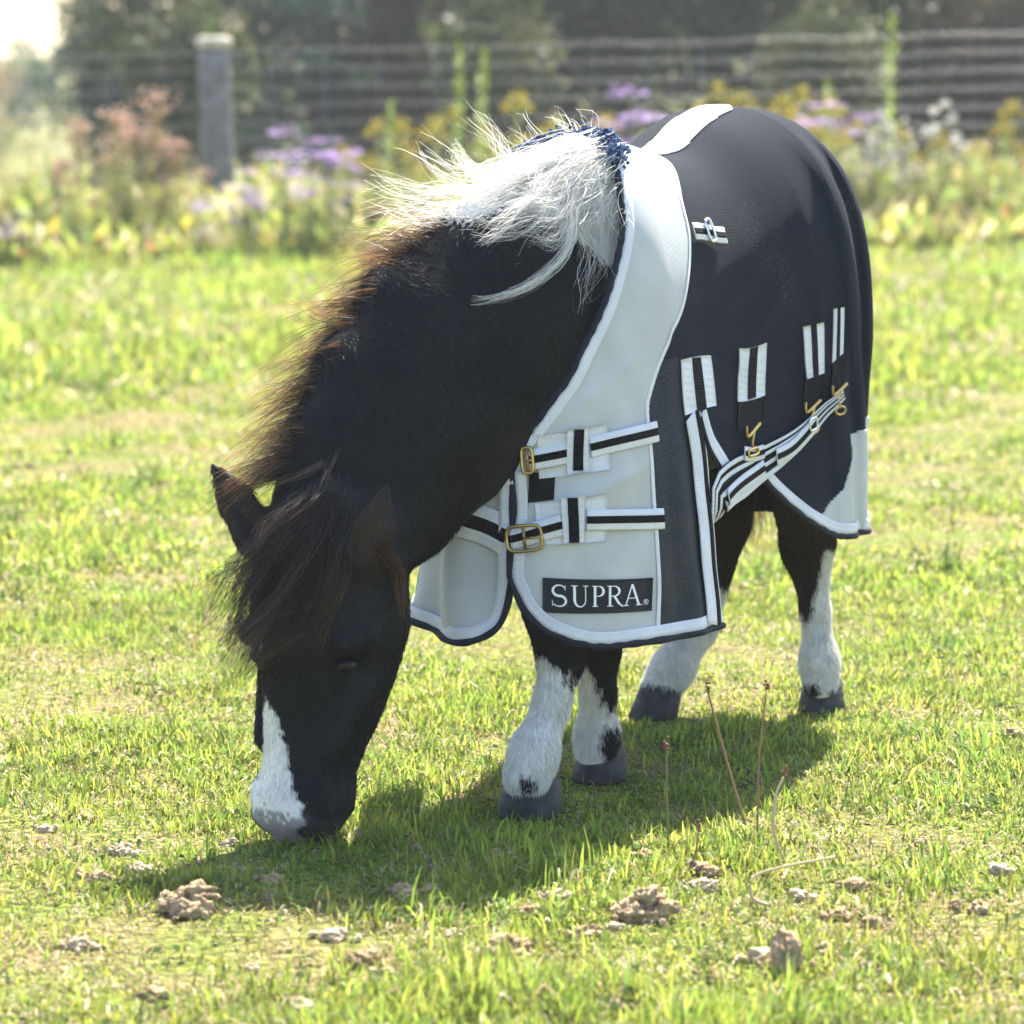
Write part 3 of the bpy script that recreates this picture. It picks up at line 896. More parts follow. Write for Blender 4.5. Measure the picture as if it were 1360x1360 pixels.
cov = (lb[:, 0] > neck_s(lb[:, 2]) + .012) & (lb[:, 2] > .40)
a = np.clip(np.round((lb[:, 0] + .05) / .01).astype(int), 0, 117); b = np.clip(np.round((lb[:, 2] - .2) / .01).astype(int), 0, 80)
lim = np.maximum(TM[a, b] - .013, .004)
m_ = cov & (np.abs(lb[:, 1]) > lim) & (TM[a, b] > 0)
lb[m_, 1] = np.sign(lb[m_, 1]) * lim[m_]
ztop = np.interp(lb[:, 0], [.22, .32, .45, .55, .68, .80, .95, 1.1], [.945, .945, .926, .928, .968, .990, .96, .82]) - .016
mz = cov & (lb[:, 0] > .22) & (lb[:, 2] > ztop)
lb[mz, 2] = ztop[mz]
bv = W(lb[:, 0], lb[:, 1], lb[:, 2])


def vnoise(P, s):
    P = P * s
    return (np.sin(P[..., 0] * 1.7 + 1.3 * np.sin(P[..., 1] * 1.1)) + np.sin(P[..., 1] * 2.3 + 1.7 * np.sin(P[..., 2] * 1.3)) + np.sin(P[..., 2] * 1.9 + 1.1 * np.sin(P[..., 0] * 1.6))) / 3


def coat_color(P):
    """black coat with white socks, blaze and withers patch"""
    l = loc(P)
    jit = .010 * vnoise(P, 60) + .007 * vnoise(P, 160) + rng.normal(size=len(P)) * .004
    black = np.array([.0085, .0085, .0090]) * (1 + .35 * vnoise(P, 25))[:, None]
    brown = np.array([.035, .020, .013])
    col = black.copy()
    px = proj(P)
    # rusty tint of the flank hair on the hind legs and along the crest
    hb = sst(l[:, 0], .7, .95) * sst(.55 - l[:, 2], 0, .2)
    col = col * (1 - .5 * hb[:, None]) + brown * .5 * hb[:, None]
    z = P[:, 2] + jit
    white = np.zeros(len(P), bool)
    rfm = np.linalg.norm(P[:, :2] - G_['rf'][:2] - (0.02, .06), axis=1) < .115
    lfm = np.linalg.norm(P[:, :2] - G_['lf'][:2] - (0.0, .02), axis=1) < .10
    # front of the left fore has a black tongue; the right fore ends in a peak
    fwd = -(l[:, 0])
    near_rf = np.linalg.norm(P[:, :2] - (at(735, 930, 5.5))[:2], axis=1) < np.linalg.norm(P[:, :2] - (at(793, 930, 5.72))[:2], axis=1)
    front = (l[:, 0] < .42) & (np.hypot(P[:, 0] - M0[0], P[:, 1] - M0[1]) > .2)
    white |= front & near_rf & (z < .20 - .018 * np.sin((px[:, 0] - 745) / 14)) & (P[:, 2] < .26)
    white |= front & ~near_rf & (z < .165 - .05 * np.clip((px[:, 0] - 785) / 25, -1, 1.0))
    hind = l[:, 0] > .55
    white |= hind & (l[:, 1] > 0) & (z < .205 + .05 * np.clip((px[:, 0] - 1083) / 10, -1, 1.1))
    white |= hind & (l[:, 1] <= 0) & (z < .20)
    # dark spots at the coronets
    for (qx, qy, Yq, r) in ((884, 932, G_['rh'][1], .024), (1076, 925, G_['lh'][1], .016), (1105, 928, G_['lh'][1], .010), (814, 990, G_['lf'][1], .020), (700, 1043, G_['rf'][1], .012)):
        dpx = np.hypot(px[:, 0] - qx, (px[:, 1] - qy) * .8)
        white &= ~((dpx * P[:, 1] / FPX + jit * .5 < r) & (np.abs(P[:, 1] - Yq) < .16) & (P[:, 2] < .2))
    q = P - np.array([M0[0], M0[1], 0])
    bb = q @ LH; aa = q @ NH; h = P[:, 2]
    headm = (np.hypot(q[:, 0], q[:, 1]) < .2) & (h < .3)
    bw = np.interp(h, [.015, .035, .06, .08, .127, .18, .20], [.028, .045, .044, .036, .030, .021, .0])
    bcen = np.interp(h, [.0, .06, .1, .2], [.004, .002, -.009, -.016])
    white |= headm & (np.abs(bb - bcen) + jit * .22 < bw) & (aa > .0)
    white |= headm & (h > .040 + jit) & (h < .082 + jit) & (bb < -.02) & (bb > -.10) & (aa > .0)
    nost = np.zeros(len(P), bool)
    for sd in (1, -1): nost |= (np.linalg.norm(P - hp(.070, sd * .057, .055), axis=1) < .013)
    # withers patch
    poly = np.array([(600, 300), (650, 285), (690, 268), (720, 292), (740, 300), (770, 318), (800, 348), (812, 352), (840, 340), (840, 180), (600, 180)])
    ins = inpoly(px + rng.normal(size=px.shape) * 4, poly) & (P[:, 2] > .75) & (l[:, 0] < .35)
    white |= ins
    wc = np.array([.74, .72, .68]) * (1 + .08 * vnoise(P, 40))[:, None]
    col = np.where(white[:, None], wc, col)
    for c0, rr in ((at(497, 700, 5.215), .075), (at(305, 660, 5.35), .07)):
        k_ = np.exp(-((P - c0) ** 2).sum(1) / rr ** 2 * 1.6)[:, None] * .75
        col = col * (1 - k_) + np.array([.050, .034, .026]) * k_
    # pinkish grey skin at the end of the nose
    sn = headm & (h < .046 + jit) & (aa > -.01) & (np.abs(bb) < .06)
    col = np.where(sn[:, None], np.where(white[:, None], np.array([.30, .27, .27]), np.array([.035, .034, .036])), col)
    col = np.where((nost & headm)[:, None], np.array([.004, .004, .004]), col)
    return col, white


def inpoly(p, poly):
    x, y = p[..., 0], p[..., 1]
    r = np.zeros(x.shape, bool)
    n = len(poly)
    for i in range(n):
        (x0, y0), (x1, y1) = poly[i], poly[(i + 1) % n]
        if y0 == y1: continue
        c = ((y0 > y) != (y1 > y)) & (x < (x1 - x0) * (y - y0) / (y1 - y0) + x0)
        r ^= c
    return r


pony = empty('pony', (float(O2[0] + .4 * B2[0]), float(O2[1] + .4 * B2[1]), 0))
tag(pony, 'black and white pony grazing with lowered head, white blaze and white socks', 'pony')
bcol, bwhite = coat_color(bv)
body = mesh_np('body', bv, bq, M['coat'], pony, True, bcol)
BVH = BVHTree.FromPolygons([Vector(p) for p in bv], bq.tolist())
CAMV = Vector((0, 0, HC))


def hit(px, py):
    d = Vector(at(px, py, 5.0)) - CAMV; d.normalize()
    r = BVH.ray_cast(CAMV, d)
    return (np.array(r[0]), np.array(r[1])) if r[0] is not None else (None, None)


# hooves
def hoof(cx, r, fwd, lean=.42, hgt=.048):
    fwd = fwd / np.linalg.norm(fwd)
    sd = np.array([-fwd[1], fwd[0], 0]); f3 = np.array([fwd[0], fwd[1], 0])
    ang = np.linspace(0, 2 * math.pi, 25)[:-1]
    rings = []
    for zz, k in ((0.001, 1.0), (.004, 1.03), (.02, .97), (.036, .91), (hgt, .84), (hgt + .004, .74)):
        rad = r * k
        x = np.cos(ang) * rad * (1.0 + .10 * (np.cos(ang) > 0)); y = np.sin(ang) * rad * (.98 - .12 * np.cos(ang) * .3)
        zq = np.full_like(ang, zz) * (1 + .22 * np.cos(ang))
        rings.append(np.array([cx[0], cx[1], 0]) + f3 * (x - zz * lean * 1.3)[:, None] + sd * y[:, None] + np.array([0, 0, 1.0]) * zq[:, None])
    n = 24; m = len(rings)
    v = np.concatenate(rings)
    i, j = np.meshgrid(np.arange(m - 1), np.arange(n), indexing='ij')
    f = np.stack([i * n + j, i * n + (j + 1) % n, (i + 1) * n + (j + 1) % n, (i + 1) * n + j], -1).reshape(-1, 4)
    return v, [f, np.array([np.arange(n)[::-1], (m - 1) * n + np.arange(n)])]


for key, r, fw in (('rf', .047, (-.30, -.95)), ('lf', .041, (-.25, -.97)), ('rh', .039, (-.62, -.78)), ('lh', .038, (-.15, -.99))):
    g = G_[key].copy()
    fwv = np.array(fw)
    v, f = hoof(g[:2] - fwv * r * .85, r, fwv)
    mesh_np('hoof', v, f, M['hoof'], pony)
# eyes
ev_, ef_ = ico(3)
for sd in (1, -1):
    mesh_np('eye', ev_ * np.array([1, 1, .8]) * .0155 + hp(.010, sd * .0775, .250), ef_, M['eye'], pony)

# ------------------------------------------------------------------ short coat hair
tri_n = np.cross(bv[bq[:, 2]] - bv[bq[:, 0]], bv[bq[:, 3]] - bv[bq[:, 1]])
area = np.linalg.norm(tri_n, axis=1) / 2
fn = tri_n / (2 * area[:, None] + 1e-12)
fc = bv[bq].mean(1)
lf_ = loc(fc)
vis = ~((lf_[:, 0] > neck_s(lf_[:, 2]) - .004) & (lf_[:, 2] > .43)) & ((fc[:, 2] > .040) | (np.hypot(fc[:, 0] - M0[0], fc[:, 1] - M0[1]) < .2)) & (fc[:, 2] > .012)
vis &= ~((lf_[:, 2] > .28) & (lf_[:, 2] < .55) & (lf_[:, 0] > -.05) & (lf_[:, 0] < .33))
wgt = area * vis * (1 + 1.6 * (fc[:, 2] < .30) * (lf_[:, 0] > -.05))
NF = 170000
pick = rng.choice(len(bq), NF, p=wgt / wgt.sum())
uu, vv = rng.random((NF, 1)), rng.random((NF, 1))
Q = bv[bq[pick]]
root = (Q[:, 0] * (1 - uu) + Q[:, 1] * uu) * (1 - vv) + (Q[:, 3] * (1 - uu) + Q[:, 2] * uu) * vv
nr = fn[pick]
lr = loc(root)
hcol = bcol[bq[pick, rng.integers(0, 4, NF)]]
hcol = hcol * np.where(hcol.mean(1, keepdims=True) > .2, .8 + .35 * rng.random((NF, 1)), .5 + 1.6 * rng.random((NF, 1)) ** 2)
flow = np.zeros((NF, 3)); flow[:, 2] = -1
onneck = root[:, 2] > .5
flow[onneck] += np.array([.5, .1, .1])
q_ = root - np.array([M0[0], M0[1], 0])
onhead = (np.hypot(q_[:, 0], q_[:, 1]) < .19) & (root[:, 2] < .47)
flow[onhead] = (0, 0, -1.0)
flow -= nr * (flow * nr).sum(1)[:, None]
flow /= np.linalg.norm(flow, axis=1)[:, None] + 1e-6
legm = (root[:, 2] < .30) & ~onhead
ln = np.where(onhead, .007, np.where(legm, .0085, .011)) * (.6 + .8 * rng.random(NF))
ln = np.where(legm & (root[:, 2] < .085), ln * 1.1, ln)
ln = np.where(onhead & (root[:, 2] < .07), ln * .4, ln)
dirv = flow + nr * np.where(onhead, .25, .30)[:, None] + rng.normal(size=(NF, 3)) * .20
dirv /= np.linalg.norm(dirv, axis=1)[:, None]
sdv = np.cross(dirv, rng.normal(size=(NF, 3))); sdv /= np.linalg.norm(sdv, axis=1)[:, None]
wd = .0008
mid = root + dirv * (ln * .55)[:, None]
tip = root + dirv * ln[:, None] + flow * (ln * .25)[:, None] - nr * (ln * .12)[:, None]
hv = np.stack([root - sdv * wd / 2, root + sdv * wd / 2, mid + sdv * wd * .4, mid - sdv * wd * .4, tip], 1).reshape(-1, 3)
bi = np.arange(NF) * 5
mesh_np('coat_hair', hv, [np.stack([bi, bi + 1, bi + 2, bi + 3], -1), np.stack([bi + 3, bi + 2, bi + 4], -1)], M['fur'], pony, True, np.repeat(hcol, 5, axis=0))['kind'] = 'stuff'


# ------------------------------------------------------------------ long hair: mane, forelock, tail
class Hair:
    def __init__(s): s.v, s.f, s.c, s.n = [], [], [], 0

    def strand(s, pts, w, c0, c1):
        pts = np.asarray(pts); m = len(pts)
        T = np.gradient(pts, axis=0); T /= np.linalg.norm(T, axis=1)[:, None] + 1e-9
        sd = np.cross(T, rng.normal(size=3)); sd /= np.linalg.norm(sd, axis=1)[:, None] + 1e-9
        tt = np.linspace(0, 1, m)
        ww = w * (1 - .75 * tt)[:, None] / 2
        v = np.stack([pts - sd * ww, pts + sd * ww], 1).reshape(-1, 3)
        i = np.arange(m - 1) * 2
        s.f.append(np.stack([i, i + 1, i + 3, i + 2], -1) + s.n)
        s.v.append(v); s.n += 2 * m
        s.c.append(np.repeat(np.asarray(c0) * (1 - tt[:, None]) + np.asarray(c1) * tt[:, None], 2, axis=0))

    def build(s, name): return mesh_np(name, np.concatenate(s.v), np.concatenate(s.f), M['hair'], pony, True, np.concatenate(s.c))


def bez(P, n):
    """smooth polyline through control points"""
    P = np.asarray(P); m = len(P)
    x = np.linspace(0, m - 1, n); i = np.clip(x.astype(int), 0, m - 2); t = (x - i)[:, None]
    p0 = P[np.maximum(i - 1, 0)]; p1 = P[i]; p2 = P[i + 1]; p3 = P[np.minimum(i + 2, m - 1)]
    return .5 * (2 * p1 + (p2 - p0) * t + (2 * p0 - 5 * p1 + 4 * p2 - p3) * t ** 2 + (3 * p1 - p0 - 3 * p2 + p3) * t ** 3)


def guide(ctrl, lift=.012, Yd=None):
    """control points given on the photo; they rest on the body where it is behind them, otherwise hang free"""
    out = []; last = Yd
    for k, c in enumerate(ctrl):
        if len(c) == 3:
            out.append(at(*c)); last = c[2]; continue
        h, n = hit(*c)
        if h is not None and (last is None or abs(h[1] - last) < .16):
            p = h + n * lift * (0.2 if k == 0 else 1) ; last = p[1]
        else:
            p = at(c[0], c[1], last if last is not None else 5.4)
        out.append(p)
    return np.array(out)


def lock(H, ctrl, n, spread0, spread1, w, c0, c1, var=.25, wav=.004, lift=.012, Yd=None, cut=.45):
    g_ = guide(ctrl, lift, Yd)
    for k in range(n):
        o0 = rng.normal(size=3) * spread0; o1 = rng.normal(size=3) * spread1
        tt = np.linspace(0, 1, len(g_))[:, None]
        c = g_ + o0 * (1 - tt) + o1 * tt
        L_ = 1 - cut * rng.random() ** 1.5
        pts = bez(c, 14)[:max(5, int(14 * L_))]
        m = len(pts); ph = rng.random(3) * 6.28; fr_ = 5 + 6 * rng.random()
        x = np.linspace(0, 1, m)[:, None]
        pts = pts + wav * x * np.sin(x * fr_ + ph)
        b = 1 + var * rng.normal()
        H.strand(pts, w * (.6 + .8 * rng.random()), np.asarray(c0) * max(.3, b), np.asarray(c1) * max(.3, b))


BK, BR, GD = np.array((.014, .011, .010)), np.array((.105, .054, .030)), np.array((.40, .22, .105))  # GD: backlit golden edge of the hair, painted into the strand tips
WH, CM = np.array((.80, .78, .74)), np.array((.70, .62, .50))
# dark mane along the crest, blown to the far side
crest_px = np.array([(640, 282), (600, 300), (560, 325), (530, 352), (500, 388), (475, 425), (452, 465), (428, 510), (408, 555), (388, 600), (375, 635)], float)
crest_Y = np.interp(np.arange(11), [0, 10], [5.62, 5.34])
Hm = Hair()
def crest_at(t):
    i_ = min(int(t), 9); fr_ = t - i_
    c = crest_px[i_] * (1 - fr_) + crest_px[i_ + 1] * fr_
    e_ = crest_px[i_ + 1] - crest_px[i_]
    nrm = np.array([e_[1], -e_[0]]) * -1.0
    nrm = nrm / np.linalg.norm(nrm)
    if nrm[0] > 0: nrm = -nrm
    return c, nrm, np.interp(t, np.arange(11), crest_Y)


for k in range(2400):                                     # soft under layer
    t = rng.random() * 10
    c, nrm, Yc = crest_at(t)
    inn = 34 * rng.random() - 4
    base = at(c[0] - nrm[0] * inn, c[1] - nrm[1] * inn, Yc + rng.normal() * .022)
    dd = np.array([nrm[0] - .3, .25 * rng.normal(), -nrm[1] - .1]) + rng.normal(size=3) * .35
    dd /= np.linalg.norm(dd)
    x = np.linspace(0, 1, 7)[:, None]; ln_ = .020 + .028 * rng.random()
    Hm.strand(base + dd * ln_ * x + np.array([-.2, .05, -.35]) * ln_ * x ** 2, .0011, BK * 1.4, BR * (.6 + .6 * rng.random()))
for k in range(120):                                      # blown locks
    t = 10 * (k + rng.random()) / 120
    c, nrm, Yc = crest_at(t)
    inn = 14 * rng.random() - 2
    base = at(c[0] - nrm[0] * inn, c[1] - nrm[1] * inn, Yc + rng.normal() * .022)
    ln_ = (.050 + .060 * rng.random()) * (1.4 if rng.random() < .25 else 1)
    up_ = np.interp(t, [0, 4, 10], [.25, .0, -.25]) + .22 * rng.normal()
    dd = np.array([nrm[0] * .7 - .75, .25 * rng.normal(), -nrm[1] * .55 + up_]); dd /= np.linalg.norm(dd)
    dr = np.array([-.15, .05, -.45 - .35 * rng.random()])
    wh = np.clip((1.5 - t) / 1.4, 0, 1) > rng.random()
    for q in range(22):
        x = np.linspace(0, 1, 9)[:, None]; l2 = ln_ * (.45 + .6 * rng.random())
        d2 = dd + rng.normal(size=3) * .10; b2 = base + rng.normal(size=3) * (.005, .008, .005)
        pts = b2 + d2 * l2 * x + dr * l2 * x ** 2 * .9 + .0045 * x * np.sin(x * (4 + 3 * rng.random()) + rng.random(3) * 6.28)
        if wh: Hm.strand(pts, .0011, WH * .75, CM)
        else: Hm.strand(pts, .0010, BK * 1.6, (BR * 1.3 if rng.random() < .5 else GD) * (.7 + .6 * rng.random()))
# wisps
for ctrl in ([(470, 430), (430, 425, 5.46), (395, 400, 5.46), (360, 405, 5.46)], [(455, 460), (415, 470, 5.43), (380, 465, 5.43)], [(405, 570), (370, 575, 5.36), (345, 600, 5.36)], [(390, 600), (360, 590, 5.35), (340, 615, 5.35)],
             [(560, 325), (500, 310, 5.56), (440, 318, 5.56)], [(530, 352), (480, 350, 5.53), (420, 378, 5.53)], [(585, 305), (520, 280, 5.6), (470, 270, 5.6)], [(500, 390), (460, 395, 5.5), (420, 380, 5.5)]):
    lock(Hm, ctrl, 26, .006, .012, .0010, BR, GD, lift=.003)
Hm.build('mane')
# white mane over the withers
Hw = Hair()
white_locks = [
    ([(700, 262), (650, 245, 5.60), (590, 225, 5.58), (545, 195, 5.57)], 60), ([(690, 265), (620, 258, 5.58), (550, 245, 5.56), (480, 236, 5.55)], 70),
    ([(720, 240), (680, 215, 5.62), (655, 180, 5.62), (625, 145, 5.62)], 45), ([(735, 225), (700, 195, 5.65), (690, 165, 5.65)], 30),
    ([(770, 205), (765, 180, 5.7), (748, 160, 5.7), (738, 140, 5.7)], 22), ([(790, 200), (770, 175, 5.72), (755, 150, 5.72)], 14), ([(780, 200), (788, 175, 5.72), (775, 160, 5.7)], 14),
    ([(660, 275), (620, 285, 5.56), (560, 282, 5.54), (505, 300, 5.54)], 45), ([(700, 255), (640, 235, 5.6), (610, 205, 5.6), (600, 185, 5.6)], 40),
    ([(650, 285), (590, 290, 5.56), (520, 270, 5.55), (460, 290, 5.55)], 30),
    ([(790, 205), (750, 220), (700, 245), (650, 275)], 260), ([(800, 225), (760, 235), (715, 262), (690, 285)], 240), ([(805, 250), (780, 255), (740, 275), (700, 300)], 200),
    ([(800, 215), (780, 240), (760, 280), (740, 320)], 240), ([(810, 240), (795, 262), (785, 290), (775, 320)], 200), ([(780, 215), (740, 250), (715, 275), (680, 300), (642, 326)], 180),
    ([(770, 250), (750, 280), (735, 305), (705, 325)], 160), ([(812, 262), (806, 285), (802, 310), (800, 335)], 150), ([(740, 225), (700, 240), (660, 262), (630, 280)], 220), ([(765, 205), (720, 225), (670, 245), (640, 262)], 220)]
for c, n in white_locks:
    lock(Hw, c, n // (3 if n < 100 else 2), .016, .016, .0011, WH, CM if n < 100 else WH * .95, .15, .010, .014)
    for q in range(4):
        j_ = 9 if n < 100 else 14
        lock(Hw, [(p_[0] + (rng.normal() * j_ if k_ else 0), p_[1] + (rng.normal() * j_ if k_ else 0), *p_[2:]) for k_, p_ in enumerate(c)], n // (9 if n < 100 else 7), .007, .004, .0011, WH, WH * .97, .08, .006, .020, cut=.3)
lock(Hw, [(752, 268), (752, 305), (742, 345), (705, 382), (655, 403), (620, 407)], 60, .005, .004, .0011, WH, WH, .12, .004, .018, cut=.3)
for c in ([(765, 300), (772, 345), (765, 385), (768, 425)], [(775, 300), (790, 340), (780, 380), (760, 405)], [(780, 310), (785, 345), (800, 385)], [(750, 300), (770, 330), (762, 365)], [(735, 290), (700, 305), (670, 318), (640, 328)], [(728, 285), (720, 310), (700, 330)]):
    lock(Hw, c, 12, .006, .010, .0009, WH * .9, WH * .8, .15, .006, .016)
Hw.build('withers_mane')
# forelock
Hf = Hair()
fl_ = [([(432, 655), (400, 690), (345, 735), (300, 775), (270, 830)], 110), ([(440, 660), (410, 705), (355, 770), (310, 830), (285, 860)], 150), ([(445, 660), (420, 720), (375, 800), (325, 860), (305, 895)], 190),
       ([(450, 662), (435, 735), (395, 815), (345, 875), (318, 905)], 190), ([(455, 668), (445, 745), (420, 820), (380, 860), (335, 885)], 150), ([(428, 660), (385, 705), (335, 745), (290, 765), (262, 790)], 50),
       ([(425, 668), (380, 720), (330, 790), (300, 860)], 150), ([(415, 675), (365, 725), (320, 775), (305, 835)], 130), ([(440, 660), (430, 720), (400, 780), (355, 830), (315, 845)], 130), ([(452, 680), (448, 760), (430, 830), (410, 865)], 90)]
for c, n in fl_:
    lock(Hf, c, n // 2, .012, .012, .0013, BK * 1.6, np.array((.040, .029, .023)), .3, .008, .014, 5.26)
    for q in range(3):
        lock(Hf, [(p_[0] + (rng.normal() * 7 if k_ else 0), p_[1] + (rng.normal() * 7 if k_ else 0)) for k_, p_ in enumerate(c)], n // 6, .008, .005, .0012, np.array((.026, .020, .017)), (np.array((.075, .052, .040)) if rng.random() < .65 else np.array((.19, .13, .095))), .25, .006, .017, 5.26)
for c in ([(447, 600), (432, 650), (418, 690), (412, 715)], [(436, 700), (432, 745), (415, 780), (395, 800)], [(437, 630), (436, 690), (440, 725), (437, 745)], [(425, 795), (400, 805), (360, 815), (305, 828)], [(432, 615), (405, 640), (380, 648), (365, 655)], [(440, 720), (425, 770), (400, 795), (380, 810)]):
    lock(Hf, c, 14, .004, .006, .0011, np.array((.12, .085, .06)), np.array((.22, .16, .12)), .2, .003, .017, 5.27)
lock(Hf, [(290, 770, 5.25), (272, 800, 5.25), (262, 840, 5.25), (258, 880, 5.25)], 16, .012, .012, .001, BR, GD)
lock(Hf, [(505, 725), (522, 760), (527, 800), (533, 828)], 60, .006, .006, .0012, BR, BR * 1.4, .25, .003, .010, 5.27)
Hf.build('forelock')
# tail
Ht = Hair()
for k in range(700):
    a = W(1.10 + .02 * rng.normal(), -.03 + .015 * rng.normal(), .70 + .03 * rng.normal())
    e = W(1.12 + .03 * rng.normal(), -.06 + .02 * rng.normal(), .24 + .12 * rng.random())
    m1 = W(1.15 + .02 * rng.normal(), -.05 + .02 * rng.normal(), .55)
    Ht.strand(bez([a, m1, (m1 + e) / 2 + rng.normal(size=3) * .01, e], 10), .0014, BK, BR)
Ht.build('tail')

# ------------------------------------------------------------------ fly sheet
sheet = empty('fly_sheet', tuple(pony.location))
tag(sheet, 'black and white mesh fly sheet with striped straps worn by the pony', 'horse rug')


def interp_line(uv, n=None):
    uv = np.asarray(uv)
    L_ = np.concatenate([[0], np.cumsum(np.linalg.norm(np.diff(uv * [.35, .9], axis=0), axis=1))])
    n = n or max(8, int(L_[-1] / .006))
    c = bez(uv, 6 * len(uv))
    Lc = np.concatenate([[0], np.cumsum(np.linalg.norm(np.diff(c * [.35, .9], axis=0), axis=1))])
    x = np.linspace(0, Lc[-1], n)
    return np.stack([np.interp(x, Lc, c[:, 0]), np.interp(x, Lc, c[:, 1])], -1)


NU, NV = 450, 230


def panel(name, poly, matk, sides=(1,), off=0.0, polyR=None, thick=.0016):
    """one cloth panel: all cells of the sheet's grid inside the outline, both faces closed"""
    V_, F_, UVs, n = [], [], [], 0
    ug, vg = np.linspace(-1, 2, NU), np.linspace(0, 1, NV)
    Uc, Vc = np.meshgrid((ug[1:] + ug[:-1]) / 2, (vg[1:] + vg[:-1]) / 2, indexing='ij')
    for sd in sides:
        pl = poly if sd == 1 or polyR is None else polyR
        m = inpoly(np.stack([Uc, Vc], -1), np.asarray(pl))
        ii, jj = np.nonzero(m)
        q = np.stack([ii * NV + jj, (ii + 1) * NV + jj, (ii + 1) * NV + jj + 1, ii * NV + jj + 1], -1)
        used, invx = np.unique(q, return_inverse=True)
        q = invx.reshape(-1, 4)
        uq, vq = ug[used // NV], vg[used % NV]
        P, nn = surf(uq, vq, sd, off)
        nv = len(P)
        if sd == 1: q = q[:, ::-1]
        V_ += [P, P - nn * thick]
        # rim
        ed = np.concatenate([q[:, [0, 1]], q[:, [1, 2]], q[:, [2, 3]], q[:, [3, 0]]])
        key = np.sort(ed, axis=1); kk = key[:, 0].astype(np.int64) * nv + key[:, 1]
        un, ix, ct = np.unique(kk, return_index=True, return_counts=True)
        be = ed[ix[ct == 1]]
        F_ += [q + n, q[:, ::-1] + nv + n, np.stack([be[:, 1], be[:, 0], be[:, 0] + nv, be[:, 1] + nv], -1) + n]
        # cloth coordinates in metres
        gu = np.stack([(uq * .40) + .0, vq * .95], -1)
        UVs += [gu, gu]; n += 2 * nv
    return mesh_np(name, np.concatenate(V_), np.concatenate(F_), M[matk], sheet, True, None, np.concatenate(UVs))


def ribbon(name, uv, width, matk, side=1, off=.002, shift=0.0, thick=.0014, parent=None, n=None, taper=None, wob=0.0, pts=None):
    """flat tape sewn along a line on the sheet; shift moves it sideways (to the right of travel), in metres"""
    if pts is None:
        c = interp_line(uv, n)
        P, nn = surf(c[:, 0], c[:, 1], side, off)
    else:
        P, nn = pts
        P = P + nn * off
    T = np.gradient(P, axis=0); T /= np.linalg.norm(T, axis=1)[:, None] + 1e-9
    sd = np.cross(T, nn); sd /= np.linalg.norm(sd, axis=1)[:, None] + 1e-9
    m = len(P)
    w = np.full(m, width) * (taper if taper is not None else 1.0)
    if wob: P = P + nn * (wob * np.sin(np.linspace(0, 9, m)))[:, None]
    cols = []
    prof = [(-.5, 0), (-.46, 1), (-.15, 1.25), (.15, 1.25), (.46, 1), (.5, 0)]
    if pts is None:                                     # follow the sheet across the width
        e = 1e-3
        for x, h in prof:
            cols.append(P + sd * (w * x + shift)[:, None] + nn * (h * thick))
    else:
        for x, h in prof: cols.append(P + sd * (w * x + shift)[:, None] + nn * (h * thick))
    k = len(prof)
    v = np.stack(cols, 1).reshape(-1, 3)
    i, j = np.meshgrid(np.arange(m - 1), np.arange(k), indexing='ij'); j2 = (j + 1) % k
    f = np.stack([i * k + j, i * k + j2, (i + 1) * k + j2, (i + 1) * k + j], -1).reshape(-1, 4)
    f = np.concatenate([f])
    caps = np.array([np.arange(k)[::-1], (m - 1) * k + np.arange(k)])
    L_ = np.concatenate([[0], np.cumsum(np.linalg.norm(np.diff(P, axis=0), axis=1))])
    uvs = np.stack([np.repeat(L_, k), np.tile(np.array([p[0] for p in prof]) * width, m)], -1)
    return mesh_np(name, v, [f, caps], M[matk], parent or sheet, True, None, uvs)


def cordline(name, uv, r, side=1, off=.002, shift=0.0, parent=None, twist=True):
    c = interp_line(uv)
    P, nn = surf(c[:, 0], c[:, 1], side, off)
    T = np.gradient(P, axis=0); T /= np.linalg.norm(T, axis=1)[:, None] + 1e-9
    sd = np.cross(T, nn)
    P = P + sd * shift
    mb = MB(); L_ = np.concatenate([[0], np.cumsum(np.linalg.norm(np.diff(P, axis=0), axis=1))])
    mb.tube(P, r * (1 + .12 * np.sin(L_ * 900)), 8)
    return mb.build(name, M['cord'], parent or sheet)


# outlines traced along the garment (left side), mirrored for the right
NL = on([(812, 213), (822, 258), (826, 300), (818, 345), (804, 395), (783, 445), (755, 500), (735, 530), (712, 562)], 1, (-1, .3))
NL = np.concatenate([[(.10, 0.0)], NL, [(-1.0, NL[-1, 1] + .035)]])
WB = on([(905, 265), (916, 320), (912, 380), (900, 425), (880, 480), (864, 530), (862, 550), (866, 620), (872, 700), (877, 780), (878, 853)], 1, (-.6, .6))
WB = np.concatenate([[(.40, 0.0), (.375, .06), (.34, .13)], WB])
ST = on([(914, 475), (924, 540), (936, 600), (941, 660), (946, 740), (952, 833)], 1, (-.3, .6))
HM = on([(684, 765), (690, 793), (704, 818), (735, 843), (790, 858), (850, 855), (900, 846), (954, 831)], 1, (-1, .5))
HM[0, 0] = -1.0
front_v0 = HM[0, 1]
white_poly = np.concatenate([NL, [(-1.0, front_v0)], HM[1:6], WB[::-1]])
HMr = on([(684, 765), (672, 808), (655, 838), (625, 852), (588, 845), (550, 824)], -1, (-1, .5))
HMr[0, 0] = -1.0
HMr = np.concatenate([HMr, [(.05, HMr[-1, 1] + .0), (.10, HMr[-1, 1])]])
WBr = WB.copy(); WBr[-1] = (.0, HMr[-1, 1])
white_polyR = np.concatenate([NL, [(-1.0, HMr[0, 1])], HMr[1:7], WB[::-1][1:]])
shoulder = panel('shoulder_panel', white_poly, 'white_cloth', (1,), .001)
shoulderR = panel('shoulder_panel', white_poly, 'white_cloth', (-1,), .001, white_polyR)
gus_poly = np.concatenate([WB[7:], HM[6:], ST[::-1][1:]])
